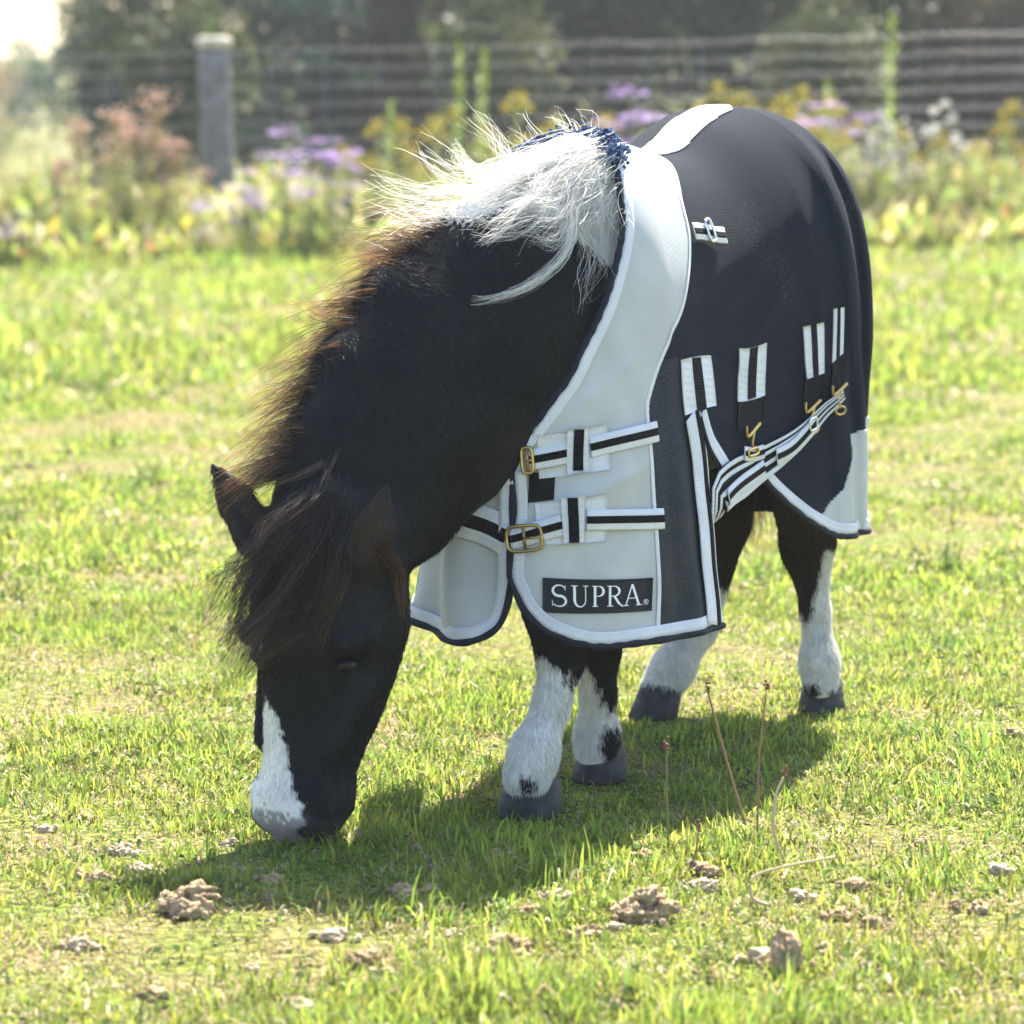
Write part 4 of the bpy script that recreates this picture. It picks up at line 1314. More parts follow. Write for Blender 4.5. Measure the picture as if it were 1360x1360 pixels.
for sd in (1, -1): panel('gusset_panel', gus_poly, 'gusset', (sd,), -.001)
# body: behind the shoulder seam and the strip, down to the belly edge and the tail flap
BE = on([(927, 552), (942, 600), (965, 640), (1005, 628), (1040, 668), (1075, 697), (1108, 711), (1132, 709)], 1, (-.1, 1.4))
BE = np.concatenate([BE, [(1.4, BE[-1, 1] + .005), (2.0, BE[-1, 1])]])
body_poly = np.concatenate([WB[:8], ST[:2], BE, [(2.0, 0), (.40, 0)]])
panel('body_panel', body_poly, 'black_cloth', (1, -1), .0)
# white flap corner by the tail
TP = on([(1148, 556), (1131, 580), (1124, 620), (1114, 648), (1098, 668), (1078, 692)], 1, (.6, 2))
TP[0] = (1.45, TP[0, 1])
tail_poly = np.concatenate([[(2.0, TP[0, 1])], TP, BE[5:]])
for sd in (1, -1): panel('tail_panel', tail_poly, 'white_cloth', (sd,), .0025)
# spine strip
panel('spine_strip', np.array([(.34, 0), (.38, .06), (.5, .045), (.7, .04), (.95, .035), (1.05, .0)]), 'white_cloth', (1, -1), .003)


def smooth_line(uv): return np.asarray(uv)


for sd in (1, -1):
    s_ = sd
    b = ribbon('neckline_binding', NL[1:], .017, 'white_tape', sd, .002, -.0115 * sd)
    cordline('edge_cord', NL[1:], .0048, sd, .003, .0 * sd, b)
    ribbon('shoulder_seam', WB, .0085, 'white_tape', sd, .0012, .0045 * sd, .0009)
hemL = np.concatenate([[(-1.0, front_v0 - .16), (-1.0, front_v0 - .06)], HM])
b = ribbon('front_hem_binding', hemL, .019, 'white_tape', 1, .002, -.012)
cordline('edge_cord', hemL, .0050, 1, .003, 0.0, b)
hemR = np.concatenate([[(-1.0, HMr[0, 1] - .16), (-1.0, HMr[0, 1] - .06)], HMr])
b = ribbon('front_hem_binding', hemR, .019, 'white_tape', -1, .0035, .012)
cordline('edge_cord', hemR, .0050, -1, .0045, 0.0, b)
for sd in (1, -1):
    b = ribbon('rear_hem_binding', BE[3:], .019, 'white_tape', sd, .0042, -.0115 * sd)
    cordline('edge_cord', BE[3:], .0050, sd, .004, 0.0, b)
    # front skirt's rear edge: white tape, black stripe, white
    b = ribbon('skirt_edge_tape', ST[1:], .062, 'white_tape', sd, .0025, .026 * sd)
    ribbon('stripe', ST[1:], .015, 'black_tape', sd, .0047, .012 * sd, .0008, b)
    b = ribbon('belly_edge_tape', BE[:3], .032, 'white_tape', sd, .003, -.012 * sd)
    ribbon('stripe', BE[:3], .013, 'black_tape', sd, .0048, .004 * sd, .0008, b)


def rect_patch(name, corners, matk, off, side=1, n=14, thick=.001, parent=None, mirror=False):
    c = on(corners, 1 if mirror else side)
    x, y = np.meshgrid(np.linspace(0, 1, n), np.linspace(0, 1, n), indexing='ij')
    uv = (c[0] * (1 - x)[..., None] + c[1] * x[..., None]) * (1 - y)[..., None] + (c[3] * (1 - x)[..., None] + c[2] * x[..., None]) * y[..., None]
    P, nn = surf(uv[..., 0].ravel(), uv[..., 1].ravel(), side, off)
    i, j = np.meshgrid(np.arange(n - 1), np.arange(n - 1), indexing='ij')
    q = np.stack([i * n + j, (i + 1) * n + j, (i + 1) * n + j + 1, i * n + j + 1], -1).reshape(-1, 4)
    nv = n * n
    rim = np.concatenate([np.arange(n) * n, (n - 1) * n + np.arange(1, n), (np.arange(n)[::-1] * n + n - 1)[1:], np.arange(n)[::-1][1:]])
    be = np.stack([rim[:-1], rim[1:]], -1)
    F_ = np.concatenate([q, q[:, ::-1] + nv, np.stack([be[:, 0], be[:, 1], be[:, 1] + nv, be[:, 0] + nv], -1)])
    uvs = uv.reshape(-1, 2) * [.4, .95]
    return mesh_np(name, np.concatenate([P, P - nn * thick]), F_, M[matk], parent or sheet, True, None, np.concatenate([uvs, uvs])), c


def tab(ptsL, w, side=1, xstitch=True, name='strap_tab', off=.004, bw=.34):
    uv = on(ptsL, 1)
    b = ribbon(name, uv, w, 'white_tape', side, off, 0, .0016, n=24)
    ribbon('stripe', uv, w * bw, 'black_tape', side, off + .0019, 0, .0006, b, n=24)
    return b


for sd in (1, -1):
    for cs in ([(901, 478), (939, 472), (946, 540), (909, 552)], [(979, 464), (1017, 456), (1014, 524), (977, 533)], [(1066, 433), (1091, 427), (1093, 495), (1070, 503)], [(1107, 411), (1121, 407), (1121, 470), (1106, 482)]):
        t_, _ = rect_patch('strap_tab', cs, 'white_tape', .004, sd, thick=.0016, mirror=True)
        A_, B_, C_, D_ = [np.array(c, float) for c in cs]
        k0, k1 = .36, .64
        rect_patch('stripe', [tuple(A_ + (B_ - A_) * k0), tuple(A_ + (B_ - A_) * k1), tuple(D_ + (C_ - D_) * k1), tuple(D_ + (C_ - D_) * k0)], 'black_tape', .0052, sd, parent=t_, mirror=True)
    # black webbing hanging from the tabs to the clips
    for cs in ([(978, 532), (1013, 525), (1008, 566), (974, 573)], [(1069, 502), (1092, 496), (1088, 535), (1064, 544)], [(1105, 482), (1121, 472), (1119, 512), (1101, 524)]):
        rect_patch('hanging_strap', cs, 'black_tape', .0038, sd, thick=.0016, mirror=True)


def wpts(pts, side=1, lift=.0, n=40):
    uv = on(pts, side)
    c = interp_line(uv, n)
    return surf(c[:, 0], c[:, 1], side, lift)


# belly band with striped tapes, wrapping under the belly to the right side
def belly(vshift, width, matk, name, parent=None, off=.0, taper=None, n=60):
    uvL = on([(1112, 524), (1085, 548), (1050, 585), (1010, 612), (968, 640), (948, 660)], 1)
    c = interp_line(uvL, 30)
    PL, nL = surf(c[:, 0], c[:, 1], 1, .009)
    a, na = PL[-1], nL[-1]
    la = loc(a)
    ang = np.linspace(0, 1, 24)[1:]
    t_ = la[1] * np.cos(ang * math.pi); z_ = la[2] - .075 * np.sin(ang * math.pi) ** .7
    s_ = la[0] + .06 * ang
    PU = W(s_, t_, z_)
    nU = W(0, np.cos(ang * math.pi), 0) - W(0, 0, 0); nU[:, 2] = -np.sin(ang * math.pi) * .9
    nU = nU / np.linalg.norm(nU, axis=1)[:, None]
    P = np.concatenate([PL, PU]); nn = np.concatenate([nL, nU])
    return ribbon(name, None, width, matk, 1, off, vshift, .0016, parent, pts=(P, nn), taper=taper)


tp_ = np.concatenate([np.linspace(.25, 1.0, 24), np.ones(29)])
bb_ = belly(0, .066, 'black_tape', 'belly_band', None, .0, tp_)
for sh_, wd_ in ((-.026, .011), (-.004, .008), (.016, .007), (.029, .007)):
    belly(sh_ * tp_, wd_, 'white_tape', 'band_tape', bb_, .002, tp_)


# chest straps on the left side
def striped(name, pts, w, off, side=1, wob=0):
    uv = on(pts, side)
    b = ribbon(name, uv, w, 'white_tape', side, off, 0, .0016, n=36, wob=wob)
    ribbon('stripe', uv, w * .36, 'black_tape', side, off + .0019, 0, .0006, b, n=36, wob=wob)
    return b


rect_patch('velcro_patch', [(702, 628), (737, 628), (735, 664), (700, 668)], 'velcro', .0035)
for cs, bar, st1, st2 in (
        ([(716, 578), (805, 562), (807, 622), (716, 636)], [(752, 570), (779, 567), (779, 624), (752, 630)], [(704, 612), (730, 606), (757, 600)], [(782, 595), (825, 584), (869, 574)]),
        ([(710, 669), (802, 657), (805, 718), (716, 722)], [(744, 660), (772, 658), (774, 720), (748, 722)], [(680, 716), (712, 708), (748, 695)], [(776, 691), (825, 689), (876, 690)])):
    rect_patch('strap_patch', cs, 'white_tape', .0045)
    striped('chest_strap', st1, .030, .0072)
    striped('chest_strap', st2, .030, .0062)
    kb, c_ = rect_patch('strap_keeper', bar, 'white_tape', .0105)
    mid0, mid1 = (np.array(bar[0]) + bar[1]) / 2, (np.array(bar[3]) + bar[2]) / 2
    hwid = 6.0
    rect_patch('stripe', [tuple(mid0 - (hwid, -1)), tuple(mid0 + (hwid, 1)), tuple(mid1 + (hwid, -1)), tuple(mid1 - (hwid, 1))], 'black_tape', .0118, parent=kb)
# strap ends on the right chest panel
striped('chest_strap', [(598, 676), (640, 698), (672, 713)], .056, .0065, -1)
striped('chest_strap', [(652, 640), (668, 634), (683, 630)], .030, .0065, -1)


def buckle(name, px, w, h, side=1, rot=0.0, matk='brass', off=.011, r=.0026, bar=True, u=None):
    c = on([px], side)[0]
    P, n_ = surf(np.array([c[0]]), np.array([c[1]]), side, off)
    P, n_ = P[0], n_[0]
    up = np.array([0, 0, 1.0]); up = up - n_ * (up @ n_); up /= np.linalg.norm(up)
    rt = np.cross(up, n_)
    A = rt * math.cos(rot) + up * math.sin(rot); Bv = -rt * math.sin(rot) + up * math.cos(rot)
    mb = MB()
    ang = np.linspace(0, 2 * math.pi, 33)
    ex = 4.0
    x = np.sign(np.cos(ang)) * np.abs(np.cos(ang)) ** (2 / ex) * w / 2; y = np.sign(np.sin(ang)) * np.abs(np.sin(ang)) ** (2 / ex) * h / 2
    mb.tube(P + A * x[:, None] + Bv * y[:, None], r, 7, cap=False)
    if bar:
        mb.tube([P - Bv * h * .48, P + Bv * h * .48], r * .9, 7)
        mb.tube([P - A * 0 + n_ * .002, P + A * w * .25 + n_ * .005, P + A * w * .52 + n_ * .004], r * .7, 6)
    return mb.build(name, M[matk], sheet)


buckle('buckle', (704, 612), .016, .036, 1, .1)
buckle('buckle', (700, 713), .052, .036, 1, .12)
# brass hooks on the belly straps, each a bent hook and a swivel ring
for (px, py, sc) in ((988, 577, 1.0), (1072, 545, .95), (1106, 522, .9)):
    for sd in (1, -1):
        c = on([(px, py)], 1)[0]
        P, n_ = surf(np.array([c[0]]), np.array([c[1]]), sd, .012); P, n_ = P[0], n_[0]
        up = np.array([0, 0, 1.0]); rt = np.cross(up, n_) * 1.0; rt /= np.linalg.norm(rt)
        e_ = lambda a, b: P + rt * a * sc + up * b * sc
        hk = MB()
        hk.tube(bez([e_(-.024, .014), e_(-.022, -.002), e_(-.006, .002), e_(.022, .014)], 14), np.linspace(.0022, .003, 14), 7)
        hk.tube(bez([e_(.002, .004), e_(-.004, -.012), e_(-.001, -.024)], 8), .0028, 7)
        ho = hk.build('brass_hook', M['brass'], sheet)
        rg = MB(); an = np.linspace(0, 2 * math.pi, 21)
        rg.tube(np.array([e_(.002 + .016 * math.cos(a), -.031 + .007 * math.sin(a)) for a in an]), .0022, 6, cap=False)
        rg.build('swivel_ring', M['brass'], ho)
b_ = buckle('strap_slide', (986, 600), .036, .010, 1, .05, off=.016, bar=False)
striped('slide_strap', [(976, 602), (990, 604), (1003, 600)], .022, .013)
buckle('steel_ring', (1068, 562), .022, .018, 1, .2, 'steel', .017, .0022, False)

for pts_ in ([(956, 662), (978, 640), (1003, 622)], [(1018, 606), (1044, 592), (1072, 562)]):
    striped('crossing_strap', pts_, .026, .0150)
# ring and loop behind the shoulder panel
striped('ring_loop', [(919, 307), (938, 311), (960, 313)], .026, .004)
buckle('steel_ring', (937, 307), .024, .034, 1, .15, 'steel', .0085, .0022, False)

# name patch
pc, pcs = rect_patch('name_patch', [(721, 768), (865, 766), (866, 810), (722, 813)], 'patch', .0045)


def patch_map(x, y, off):
    uv = (pcs[0] * (1 - x)[..., None] + pcs[1] * x[..., None]) * (1 - y)[..., None] + (pcs[3] * (1 - x)[..., None] + pcs[2] * x[..., None]) * y[..., None]
    return surf(uv[..., 0], uv[..., 1], 1, off)


def letters():
    """strokes (points, widths) in a cell 0..1 wide and 0..1 tall (y up)"""
    def arc(cx, cy, rx, ry, a0, a1, n=14):
        a = np.radians(np.linspace(a0, a1, n)); return [(cx + rx * math.cos(t), cy + ry * math.sin(t)) for t in a]
    T, t = .15, .055
    S_ = arc(.5, .74, .34, .25, 20, 270, 16) + arc(.5, .25, .36, .245, 90, -150, 16)[1:]
    nS = len(S_)
    wS = [t + (T - t) * math.sin(math.pi * k / (nS - 1)) ** 1.5 for k in range(nS)]
    out = {}
    out['S'] = [(S_, wS), ([(.82, .98), (.82, .74)], [.04, .03]), ([(.15, .03), (.14, .28)], [.04, .03])]
    out['U'] = [([(.2, 1), (.2, .35)] + arc(.5, .33, .30, .33, 185, 270, 8), [T] * 2 + list(np.linspace(T, .08, 8))), (arc(.5, .33, .30, .33, 270, 355, 8) + [(.8, .35), (.8, 1)], list(np.linspace(.08, t, 8)) + [t] * 2), ([(.02, .98), (.38, .98)], [.05] * 2), ([(.66, .98), (.95, .98)], [.05] * 2)]
    bowl = [(.25, .97)] + arc(.5, .735, .34, .235, 90, -90, 14) + [(.28, .5)]
    wb = [.05] + [t + (T - t) * math.sin(math.pi * k / 13) ** 1.2 for k in range(14)] + [.05]
    out['P'] = [([(.25, 1), (.25, 0)], [T, T]), (bowl, wb), ([(.06, .02), (.46, .02)], [.05] * 2), ([(.06, .98), (.3, .98)], [.05] * 2)]
    out['R'] = [([(.2, 1), (.2, 0)], [T, T]), ([(x - .06, y) for x, y in bowl], wb), ([(.02, .02), (.40, .02)], [.05] * 2), ([(.02, .98), (.25, .98)], [.05] * 2), ([(.45, .5), (.72, .16), (.98, -.02)], [T, T * .95, .07])]
    out['A'] = [([(.12, .0), (.5, 1.03)], [.08, .08]), ([(.5, 1.03), (.86, .0)], [T, T]), ([(.24, .36), (.72, .36)], [.05] * 2), ([(-.02, .02), (.28, .02)], [.05] * 2), ([(.68, .02), (1.03, .02)], [.05] * 2)]
    out['r'] = [(arc(.5, .5, .45, .45, 0, 360, 20), [.11] * 20), ([(.36, .78), (.36, .24)], [.12] * 2), ([(.36, .74), (.58, .72), (.58, .52), (.36, .5)], [.1] * 4), ([(.48, .5), (.66, .24)], [.1] * 2)]
    return out


LT = letters()
cells = [('S', .055, .15, .20, .62), ('U', .225, .16, .20, .62), ('P', .405, .13, .20, .62), ('R', .545, .155, .20, .62), ('A', .705, .185, .20, .62), ('r', .912, .048, .20, .17)]
for ch, x0, wx_, y0, hy in cells:
    V_, F_, n = [], [], 0
    asp = 145 / 45.0
    for si, (pts, ws) in enumerate(LT[ch]):
        p = np.array(pts, float) * [wx_, hy] + [x0, y0]
        pm = p * [asp, 1.0]                                   # metric space
        T = np.gradient(pm, axis=0); T /= np.linalg.norm(T, axis=1)[:, None] + 1e-9
        nr_ = np.stack([-T[:, 1], T[:, 0]], -1)
        wv_ = np.array(ws)[:, None] * (hy * .8) / 2
        l_, r_ = (pm + nr_ * wv_) / [asp, 1], (pm - nr_ * wv_) / [asp, 1]
        xy = np.stack([l_, r_], 1).reshape(-1, 2)
        P_, _ = patch_map(xy[:, 0], 1 - xy[:, 1], .0052 + .00012 * si)
        k = np.arange(len(pts) - 1) * 2
        F_.append(np.stack([k, k + 1, k + 3, k + 2], -1) + n); V_.append(P_); n += len(P_)
    mesh_np('letter' if ch != 'r' else 'trademark_sign', np.concatenate(V_), np.concatenate(F_), M['print'], pc, False)

# blue fleece pad at the top of the neckline
fb = MB()
for sd in (1, -1):
    c = interp_line(np.concatenate([[(.10, .0), (.09, .02)], NL[1:2] + [(0, .015)]]), 26)
    P, nn = surf(c[:, 0], c[:, 1], sd, .006)
    for p, n_ in zip(P, nn):
        for q in range(24):
            o = rng.normal(size=3) * (.008, .008, .005)
            c3 = np.array([(.09, .14, .27), (.035, .05, .12), (.17, .23, .36)][rng.integers(3)])
            fb.add(IV0 * (.0012 + .0018 * rng.random()) * rng.uniform(.5, 2.2, 3) + p + o + n_ * .004, IF0, c3)
fb.build('fleece_pad', M['fleece'], sheet, True, True)['kind'] = 'stuff'

CL = [(300, 1120, .02, 0), (60, 1105, .022, 0), (740, 1195, .03, 0), (770, 1240, .03, 1), (600, 1245, .022, 0), (1100, 1265, .03, 0), (1240, 1290, .035, 1), (1325, 1160, .03, 0), (950, 1300, .025, 1), (205, 1330, .03, 1), (330, 1290, .02, 0), (1225, 1120, .02, 1), (1260, 985, .02, 1), (700, 918, .02, 1), (250, 1215, .075, 1), (165, 1135, .045, 0), (185, 1160, .028, 0), (132, 1168, .026, 1), (105, 1165, .026, 1), (100, 1262, .04, 0), (450, 1255, .042, 0), (535, 1190, .05, 1), (360, 1175, .03, 1), (572, 1182, .022, 1),
      (680, 1270, .06, 1), (520, 1305, .04, 0), (485, 1285, .035, 1), (855, 1220, .075, 1), (815, 1232, .02, 0), (935, 1160, .055, 1), (935, 1180, .035, 0), (860, 1140, .03, 1), (1043, 1290, .055, 1), (1010, 1275, .035, 0),
      (1135, 1180, .035, 1), (1115, 1215, .032, 1), (1160, 1225, .03, 1), (1060, 1190, .03, 0), (660, 1140, .026, 1), (1290, 1210, .04, 1), (635, 1305, .022, 0), (705, 1215, .032, 1), (1195, 895, .018, 0), (1155, 1022, .018, 1), (485, 1045, .016, 0), (25, 620, .05, 1), (1345, 980, .035, 1), (820, 1345, .04, 0), (1150, 1290, .026, 0), (400, 1340, .03, 0)]


# ------------------------------------------------------------------ grass
def blades(n, xr, yr, hgt, wid, per, tall=None, seed=1):
    """tufted turf: blades grow in clumps that differ in height, tone and lean; dead straw lies between them"""
    r = np.random.default_rng(seed)
    nc = max(200, n // per)
    cy = yr[0] + (yr[1] - yr[0]) * r.random(nc)
    cx = (r.random(nc) * 2 - 1) * (cy * .1317 + xr)
    pn = np.sin(cx * 2.9 + 1.7 * np.sin(cy * 2.1)) * np.sin(cy * 3.3 + 1.3 * np.sin(cx * 2.3)) + .6 * np.sin(cx * 9.1 + cy * 4.3) * np.sin(cy * 8.3 - cx * 3.1)
    cw = np.clip(.55 + .45 * pn, .10, 1.2) * (.4 + 1.2 * r.random(nc))
    k = r.choice(nc, n, p=cw / cw.sum())
    ch = np.exp(r.normal(size=nc) * .38); ct = r.random(nc); caz = r.random(nc) * 6.283; cr_ = (.4 + 1.1 * r.random(nc))
    sp = hgt * 1.5
    x = cx[k] + r.normal(size=n) * sp * cr_[k]; y = cy[k] + r.normal(size=n) * sp * cr_[k]
    p = pn[k]
    h = hgt * (.30 + 1.0 * r.random(n) ** 1.5) * ch[k] * (1 + .25 * np.clip(p, -1, 1.3))
    if tall is not None: h = h * tall(x, y, r)
    for g in G_.values(): h *= 1 - .55 * np.exp(-((x - g[0]) ** 2 + (y - g[1] + .05) ** 2) / .09 ** 2)
    for (px_, py_, r0_, kd_) in CL:
        g = ground_at(px_, py_); h *= 1 - .7 * np.exp(-((x - g[0]) ** 2 + ((y - g[1] + r0_ * .6) * .7) ** 2) / (r0_ * .8) ** 2)
    straw = r.random(n) < .25 + .22 * (p < -.1) + .12 * (ct[k] > .85)
    az = np.where(r.random(n) < .5, caz[k] + r.normal(size=n) * .7, r.random(n) * 6.283)
    lean = np.where(straw, 1.1 + .7 * r.random(n), .1 + 1.15 * r.random(n))
    d = np.stack([np.cos(az), np.sin(az), np.zeros(n)], -1)
    tw = r.normal(size=n) * .6
    sd = np.stack([-np.sin(az + tw), np.cos(az + tw), np.zeros(n)], -1) * (wid * (.5 + 1.0 * r.random(n)))[:, None] / 2
    b = np.stack([x, y, gz(x, y) - .002], -1)
    up = np.array([0, 0, 1.0])
    m1 = b + up * (h * .55 * np.cos(lean * .6))[:, None] + d * (h * .55 * np.sin(lean * .6))[:, None]
    tip = m1 + up * (h * .45 * np.cos(lean * 1.4))[:, None] + d * (h * .5 * np.sin(lean * 1.4))[:, None]
    tip[:, 2] = np.maximum(tip[:, 2], b[:, 2] + .004)
    m1[:, 2] = np.maximum(m1[:, 2], b[:, 2] + .004)
    v = np.stack([b - sd * .8, b + sd * .8, m1 + sd, m1 - sd, tip], 1).reshape(-1, 3)
    q = np.arange(n) * 5
    gA, gB, gC, gD = np.array((.20, .258, .045)), np.array((.30, .312, .058)), np.array((.12, .195, .042)), np.array((.24, .33, .048))
    u = (ct[k] * .7 + r.random(n) * .3)[:, None]
    c = np.where(u < .34, gA, np.where(u < .56, gB, np.where(u < .72, gC, gD))) * (.7 + .6 * r.random((n, 1)))
    c = c * (1 + .12 * np.clip(p, -1, 1))[:, None] + np.array([.04, .016, 0]) * np.clip(-p, 0, 1)[:, None]
    rs = r.random((n, 1))
    st_c = np.where(rs < .45, np.array((.50, .42, .26)), np.where(rs < .75, np.array((.34, .25, .14)), np.array((.50, .45, .32)))) * (.65 + .6 * r.random((n, 1)))
    c = np.where(straw[:, None], st_c, c)
    cc = np.repeat(c[:, None], 5, axis=1)
    return v, [np.stack([q, q + 1, q + 2, q + 3], -1), np.stack([q + 3, q + 2, q + 4], -1)], cc.reshape(-1, 3)


def tall_near(x, y, r):
    cl = np.sin(x * 7 + 2 * np.sin(y * 6)) * np.sin(y * 9 + x * 3)
    return 1 + (.32 + .7 * np.clip(cl, -.6, 1)) * sst(4.98 - y, 0, .35)


v, f, c = blades(310000, .22, (3.7, 7.6), .0185, .0026, 48, tall_near, 31)
tag(mesh_np('short_grass', v, f, M['grass'], None, True, c), 'short grazed pasture grass around the pony', 'grass', kind='stuff')
v, f, c = blades(175000, .7, (7.6, 12.0), .022, .0052, 36, None, 32)
tag(mesh_np('pasture_grass', v, f, M['grass'], None, True, c), 'sunlit pasture grass in the middle of the field', 'grass', kind='stuff')
v, f, c = blades(170000, 1.8, (12.0, 20.9), .046, .011, 30, lambda x, y, r: 1 + 1.6 * sst(y, 18.6, 20.3), 33)
tag(mesh_np('field_grass', v, f, M['grass'], None, True, c), 'pasture grass running up to the weeds by the fence', 'grass', kind='stuff')


def turf_weeds(n, seed):
    r = np.random.default_rng(seed)
    y = 3.8 + 9 * r.random(n) ** 1.5
    x = (r.random(n) * 2 - 1) * (y * .1317 + .2)
    V_, C_ = [], []
    for k in range(n):
        c = np.array((.055, .10, .022) if r.random() < .7 else (.11, .17, .03)) * (.7 + .6 * r.random())
        m = r.integers(5, 13); sc_ = .7 + .9 * r.random()
        az = r.random(m) * 6.28; rad = r.random(m) * .03 * sc_
        p = np.stack([x[k] + np.cos(az) * rad, y[k] + np.sin(az) * rad, gz(x[k], y[k]) + .006 + .012 * r.random(m)], -1)
        ln = (.004 + .005 * r.random(m)) * sc_; a2 = az + r.normal(size=m) * .5
        d = np.stack([np.cos(a2), np.sin(a2), .1 + .4 * r.random(m)], -1) * ln[:, None]
        sd = np.stack([-np.sin(a2), np.cos(a2), r.normal(size=m) * .3], -1) * (ln * .55)[:, None]
        V_.append(np.stack([p, p + d * .45 + sd, p + d, p + d * .45 - sd], 1).reshape(-1, 3)); C_.append(np.tile(c, (m * 4, 1)))
    v = np.concatenate(V_)
    return v, np.arange(len(v)).reshape(-1, 4), np.concatenate(C_)


v, f, c = turf_weeds(900, 51)
M['turf_leaf'] = mat('turf_leaf', (1, 1, 1), .85, .08, attr='col', trans=.35)
tag(mesh_np('clover', v, f, M['turf_leaf'], None, False, c), 'small broad leaved clover and weeds in the turf', 'clover', kind='stuff')


# tangle of lower weeds that nobody could count
def tangle(n, seed):
    r = np.random.default_rng(seed)
    y = 19.9 + 2.9 * r.random(n) ** .8
    x = (r.random(n) * 2 - 1) * (y * .1317 + 2.0)
    h = (.10 + .26 * r.random(n)) * (.40 + .70 * sst(y, 19.9, 21.0)) * (1 + .35 * np.sin(x * 3.1) * np.sin(x * 1.3 + y))
    az = r.random(n) * 6.28
    b = np.stack([x, y, gz(x, y) + h * r.random(n) * .75], -1)
    d = np.stack([np.cos(az) * .55, np.sin(az) * .55, np.full(n, .8)], -1)
    ln = .06 + .12 * r.random(n)
    sd = np.cross(d, r.normal(size=(n, 3))); sd /= np.linalg.norm(sd, axis=1)[:, None]
    w = ln * (.07 + .2 * r.random(n))
    t = b + d * ln[:, None]; m = (b + t) / 2
    v = np.stack([b, m + sd * w[:, None], t, m - sd * w[:, None]], 1).reshape(-1, 3)
    pal = np.array([(.24, .30, .06), (.32, .34, .07), (.48, .40, .22), (.42, .37, .14), (.17, .24, .06), (.55, .48, .30), (.55, .42, .08), (.45, .14, .07)])
    pr_ = np.array([.24, .20, .13, .14, .13, .09, .05, .02])
    c = pal[r.choice(8, n, p=pr_)] * (.7 + .6 * r.random((n, 1)))
    return v, np.arange(n * 4).reshape(n, 4), np.repeat(c, 4, axis=0)


v, f, c = tangle(55000, 41)
tag(mesh_np('meadow_undergrowth', v, f, M['leaf'], None, False, c), 'tangled undergrowth of dry and green weeds along the fence', 'undergrowth', kind='stuff')

# ------------------------------------------------------------------ dung, stones and dry stalks in the grass
iv2, if2 = ico(3)
for k, (px, py, r0, kd) in enumerate(CL):
    r = np.random.default_rng(500 + k)
    g = ground_at(px, min(py, 1400))
    ph = r.random(9) * 6.28
    R0 = r0 * (.46 if px != 1043 else .38)
    lumps = 1 if (r0 < .04 or px == 1043) else (6 if r0 > .055 else 3)
    V_, F_ = [], []
    for q in range(lumps):
        d = iv2
        ph = r.random(9) * 6.28
        bump_ = 1 + .20 * np.sin(d[:, 0] * 4 + ph[0]) * np.sin(d[:, 1] * 5 + ph[1]) + .15 * np.sin(d[:, 2] * 7 + ph[2] + d[:, 0] * 5) + .10 * np.sin(d[:, 0] * 13 + ph[3]) * np.sin(d[:, 1] * 12 + d[:, 2] * 9 + ph[4]) + .09 * np.sin(d[:, 0] * 31 + ph[5] + 7 * d[:, 1]) * np.sin(d[:, 2] * 29 + d[:, 1] * 23 + ph[6]) + .055 * r.normal(size=len(d))
        rr_ = R0 * (1 if lumps == 1 else .42 + .25 * r.random())
        v = d * bump_[:, None] * rr_ * np.array([1, .8 + .3 * r.random(), .68 if px != 1043 else 1.9])
        a = r.random() * 6.28
        v = v @ np.array([[math.cos(a), math.sin(a), 0], [-math.sin(a), math.cos(a), 0], [0, 0, 1]])
        zmin = -rr_ * .35
        v[:, 2] = np.maximum(v[:, 2], zmin) - zmin
        if lumps > 1:
            v += np.array([r.normal() * R0 * .42, r.normal() * R0 * .36, (R0 * .35 if q > 3 else 0) + .004 * r.random()])
        F_.append(if2 + sum(len(x) for x in V_)); V_.append(v)
    for q in range(5 if r0 < .03 else 16):
        a = r.random() * 6.28; ds = R0 * (.8 + 1.1 * r.random())
        F_.append(IF0 + sum(len(x) for x in V_))
        V_.append(IV0 * (.0015 + .0045 * r.random() ** 2) * r.uniform(.6, 1.4, 3) + np.array([math.cos(a) * ds, math.sin(a) * ds, .004 + .006 * r.random()]))
    v = np.concatenate(V_); fdung = np.concatenate(F_)
    nm = 'dung_clump' if kd else 'pale_clod'
    o = mesh_np(nm, v, fdung, M['dung' if kd else 'stone'])
    o.location = (g[0], g[1], float(gz(g[0], g[1])) - .002)
    if px == 1043: tag(o, 'upright brown dung lump standing on end in the foreground grass', 'dung')
    elif px == 250: tag(o, 'wide crumbly dung pile in the shadow of the pony\'s head', 'dung')
    elif px == 855: tag(o, 'large crumbled dung pile on the sunlit edge of the pony\'s shadow', 'dung')
    else:
        wh_ = 'in the sunlit field behind the shadow' if py < 1080 else ('in the pony\'s shadow' if (py < 1195 and 340 < px < 1000) else ('on the turf beside the pony\'s muzzle' if (px < 340 and py < 1200) else ('on sunlit turf by the dry stalks' if px > 900 else 'on sunlit turf in front of the pony\'s shadow')))
        if kd: tag(o, 'small dry brown dung clump ' + wh_, 'dung', 'dung clumps ' + wh_)
        else: tag(o, 'small pale dry clod ' + wh_, 'clod', 'pale clods ' + wh_)

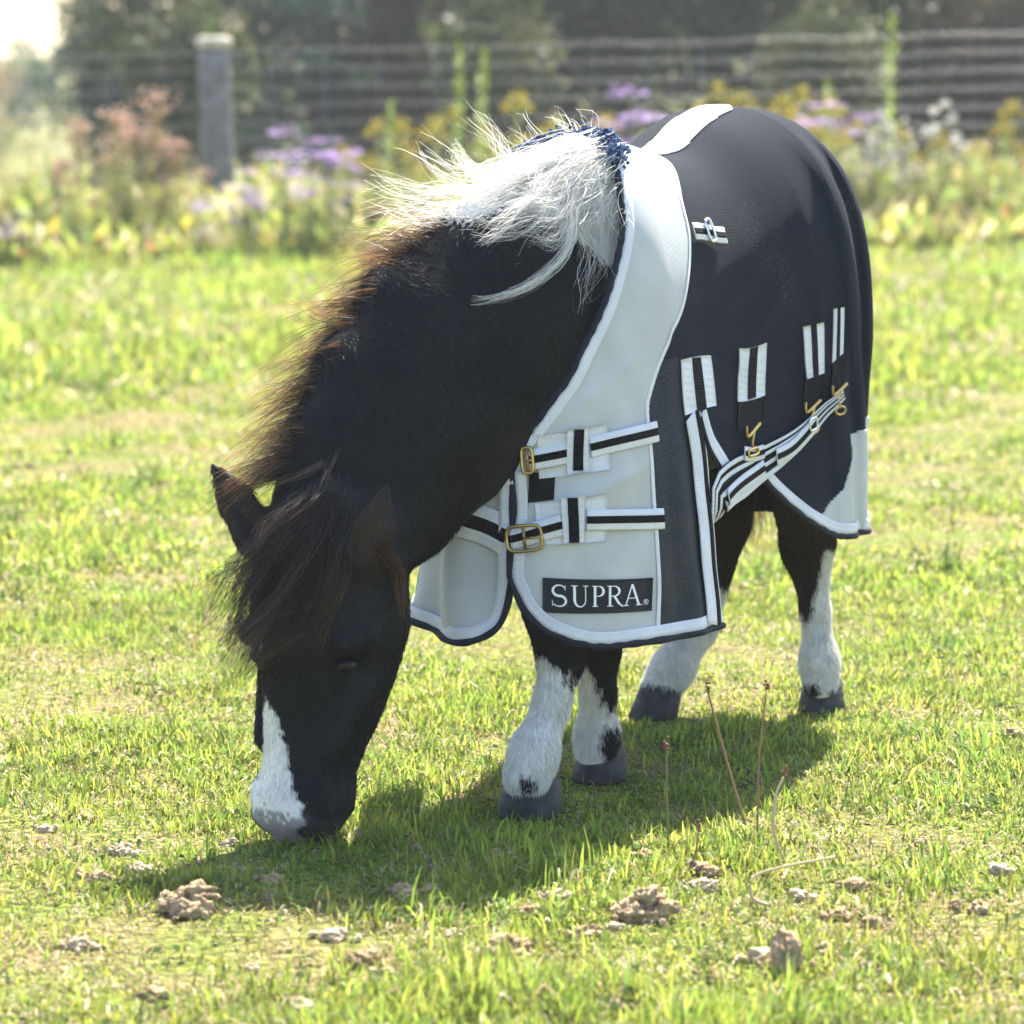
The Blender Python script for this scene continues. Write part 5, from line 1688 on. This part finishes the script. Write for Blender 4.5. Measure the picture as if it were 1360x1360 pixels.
ST_ = [([(992, 1098), (965, 1010), (940, 918)], (939, 912), .0016, 'tall reddish dry stalk leaning left with a dark seed head'),
       ([(1006, 1115), (1008, 1010), (1018, 918)], (1019, 911), .0012, 'thin upright dry stalk with a tiny dark seed head'),
       ([(888, 1128), (886, 1060), (885, 995)], (885, 990), .0012, 'thin green upright stalk with a small brown seed head in the shadow'),
       ([(1045, 1148), (1028, 1105), (1030, 1060), (1041, 1032)], (1042, 1025), .0020, 'bent pale straw stalk with a fuzzy tan seed head'),
       ([(920, 1150), (926, 1120), (928, 1102)], (928, 1097), .0012, 'short stalk with a reddish brown seed head beside the dung clump'),
       ([(1020, 1215), (998, 1190), (1010, 1160), (1110, 1138)], None, .0018, 'curled pale dead grass stalk lying on the turf')]
for k, (pts, hd_, r0, lab) in enumerate(ST_):
    g = ground_at(*pts[0])
    root = empty('dry_stalk', tuple(g))
    P = np.array([at(p[0], p[1], g[1] + .0) for p in pts]); P[0] = g - (0, 0, .005)
    P[:, 2] = np.maximum(P[:, 2], -.005 if hd_ is not None else .012)
    mb = MB(); pc_ = bez(P, 18); mb.tube(pc_, np.linspace(r0 * 1.5, r0 * .9, 18), 5, (.30, .19, .11) if k in (0, 1, 4) else ((.55, .45, .28) if k > 2 else (.2, .22, .08)))
    mb.build('stalk', M['stem'], root, True, True)
    if hd_ is not None:
        hb = MB(); c = at(hd_[0], hd_[1], g[1])
        for q in range(14):
            hb.add(IV0 * .0022 + c + rng.normal(size=3) * (.0016, .0016, .0042), IF0, np.array((.20, .10, .06)) * (.6 + .9 * rng.random()))
        hb.build('seed_head', M['stem'], root, False, True)['kind'] = 'stuff'
    tag(root, lab, 'stalk')

# ------------------------------------------------------------------ sunlit haze in the air
hb_ = MB(); hb_.box((0, 55, 4.2), (60, 70, 7.2))
hm = bpy.data.materials.new('haze'); hm.use_nodes = True
hm.node_tree.nodes.remove(hm.node_tree.nodes['Principled BSDF'])
pv = hm.node_tree.nodes.new('ShaderNodeVolumePrincipled')
pv.inputs['Color'].default_value = (.92, .95, 1.0, 1); pv.inputs['Density'].default_value = .0009; pv.inputs['Anisotropy'].default_value = .35
hm.node_tree.links.new(pv.outputs[0], hm.node_tree.nodes['Material Output'].inputs['Volume'])
tag(hb_.build('haze', hm, None, False), 'thin sunlit haze over the pasture', 'haze', kind='stuff')
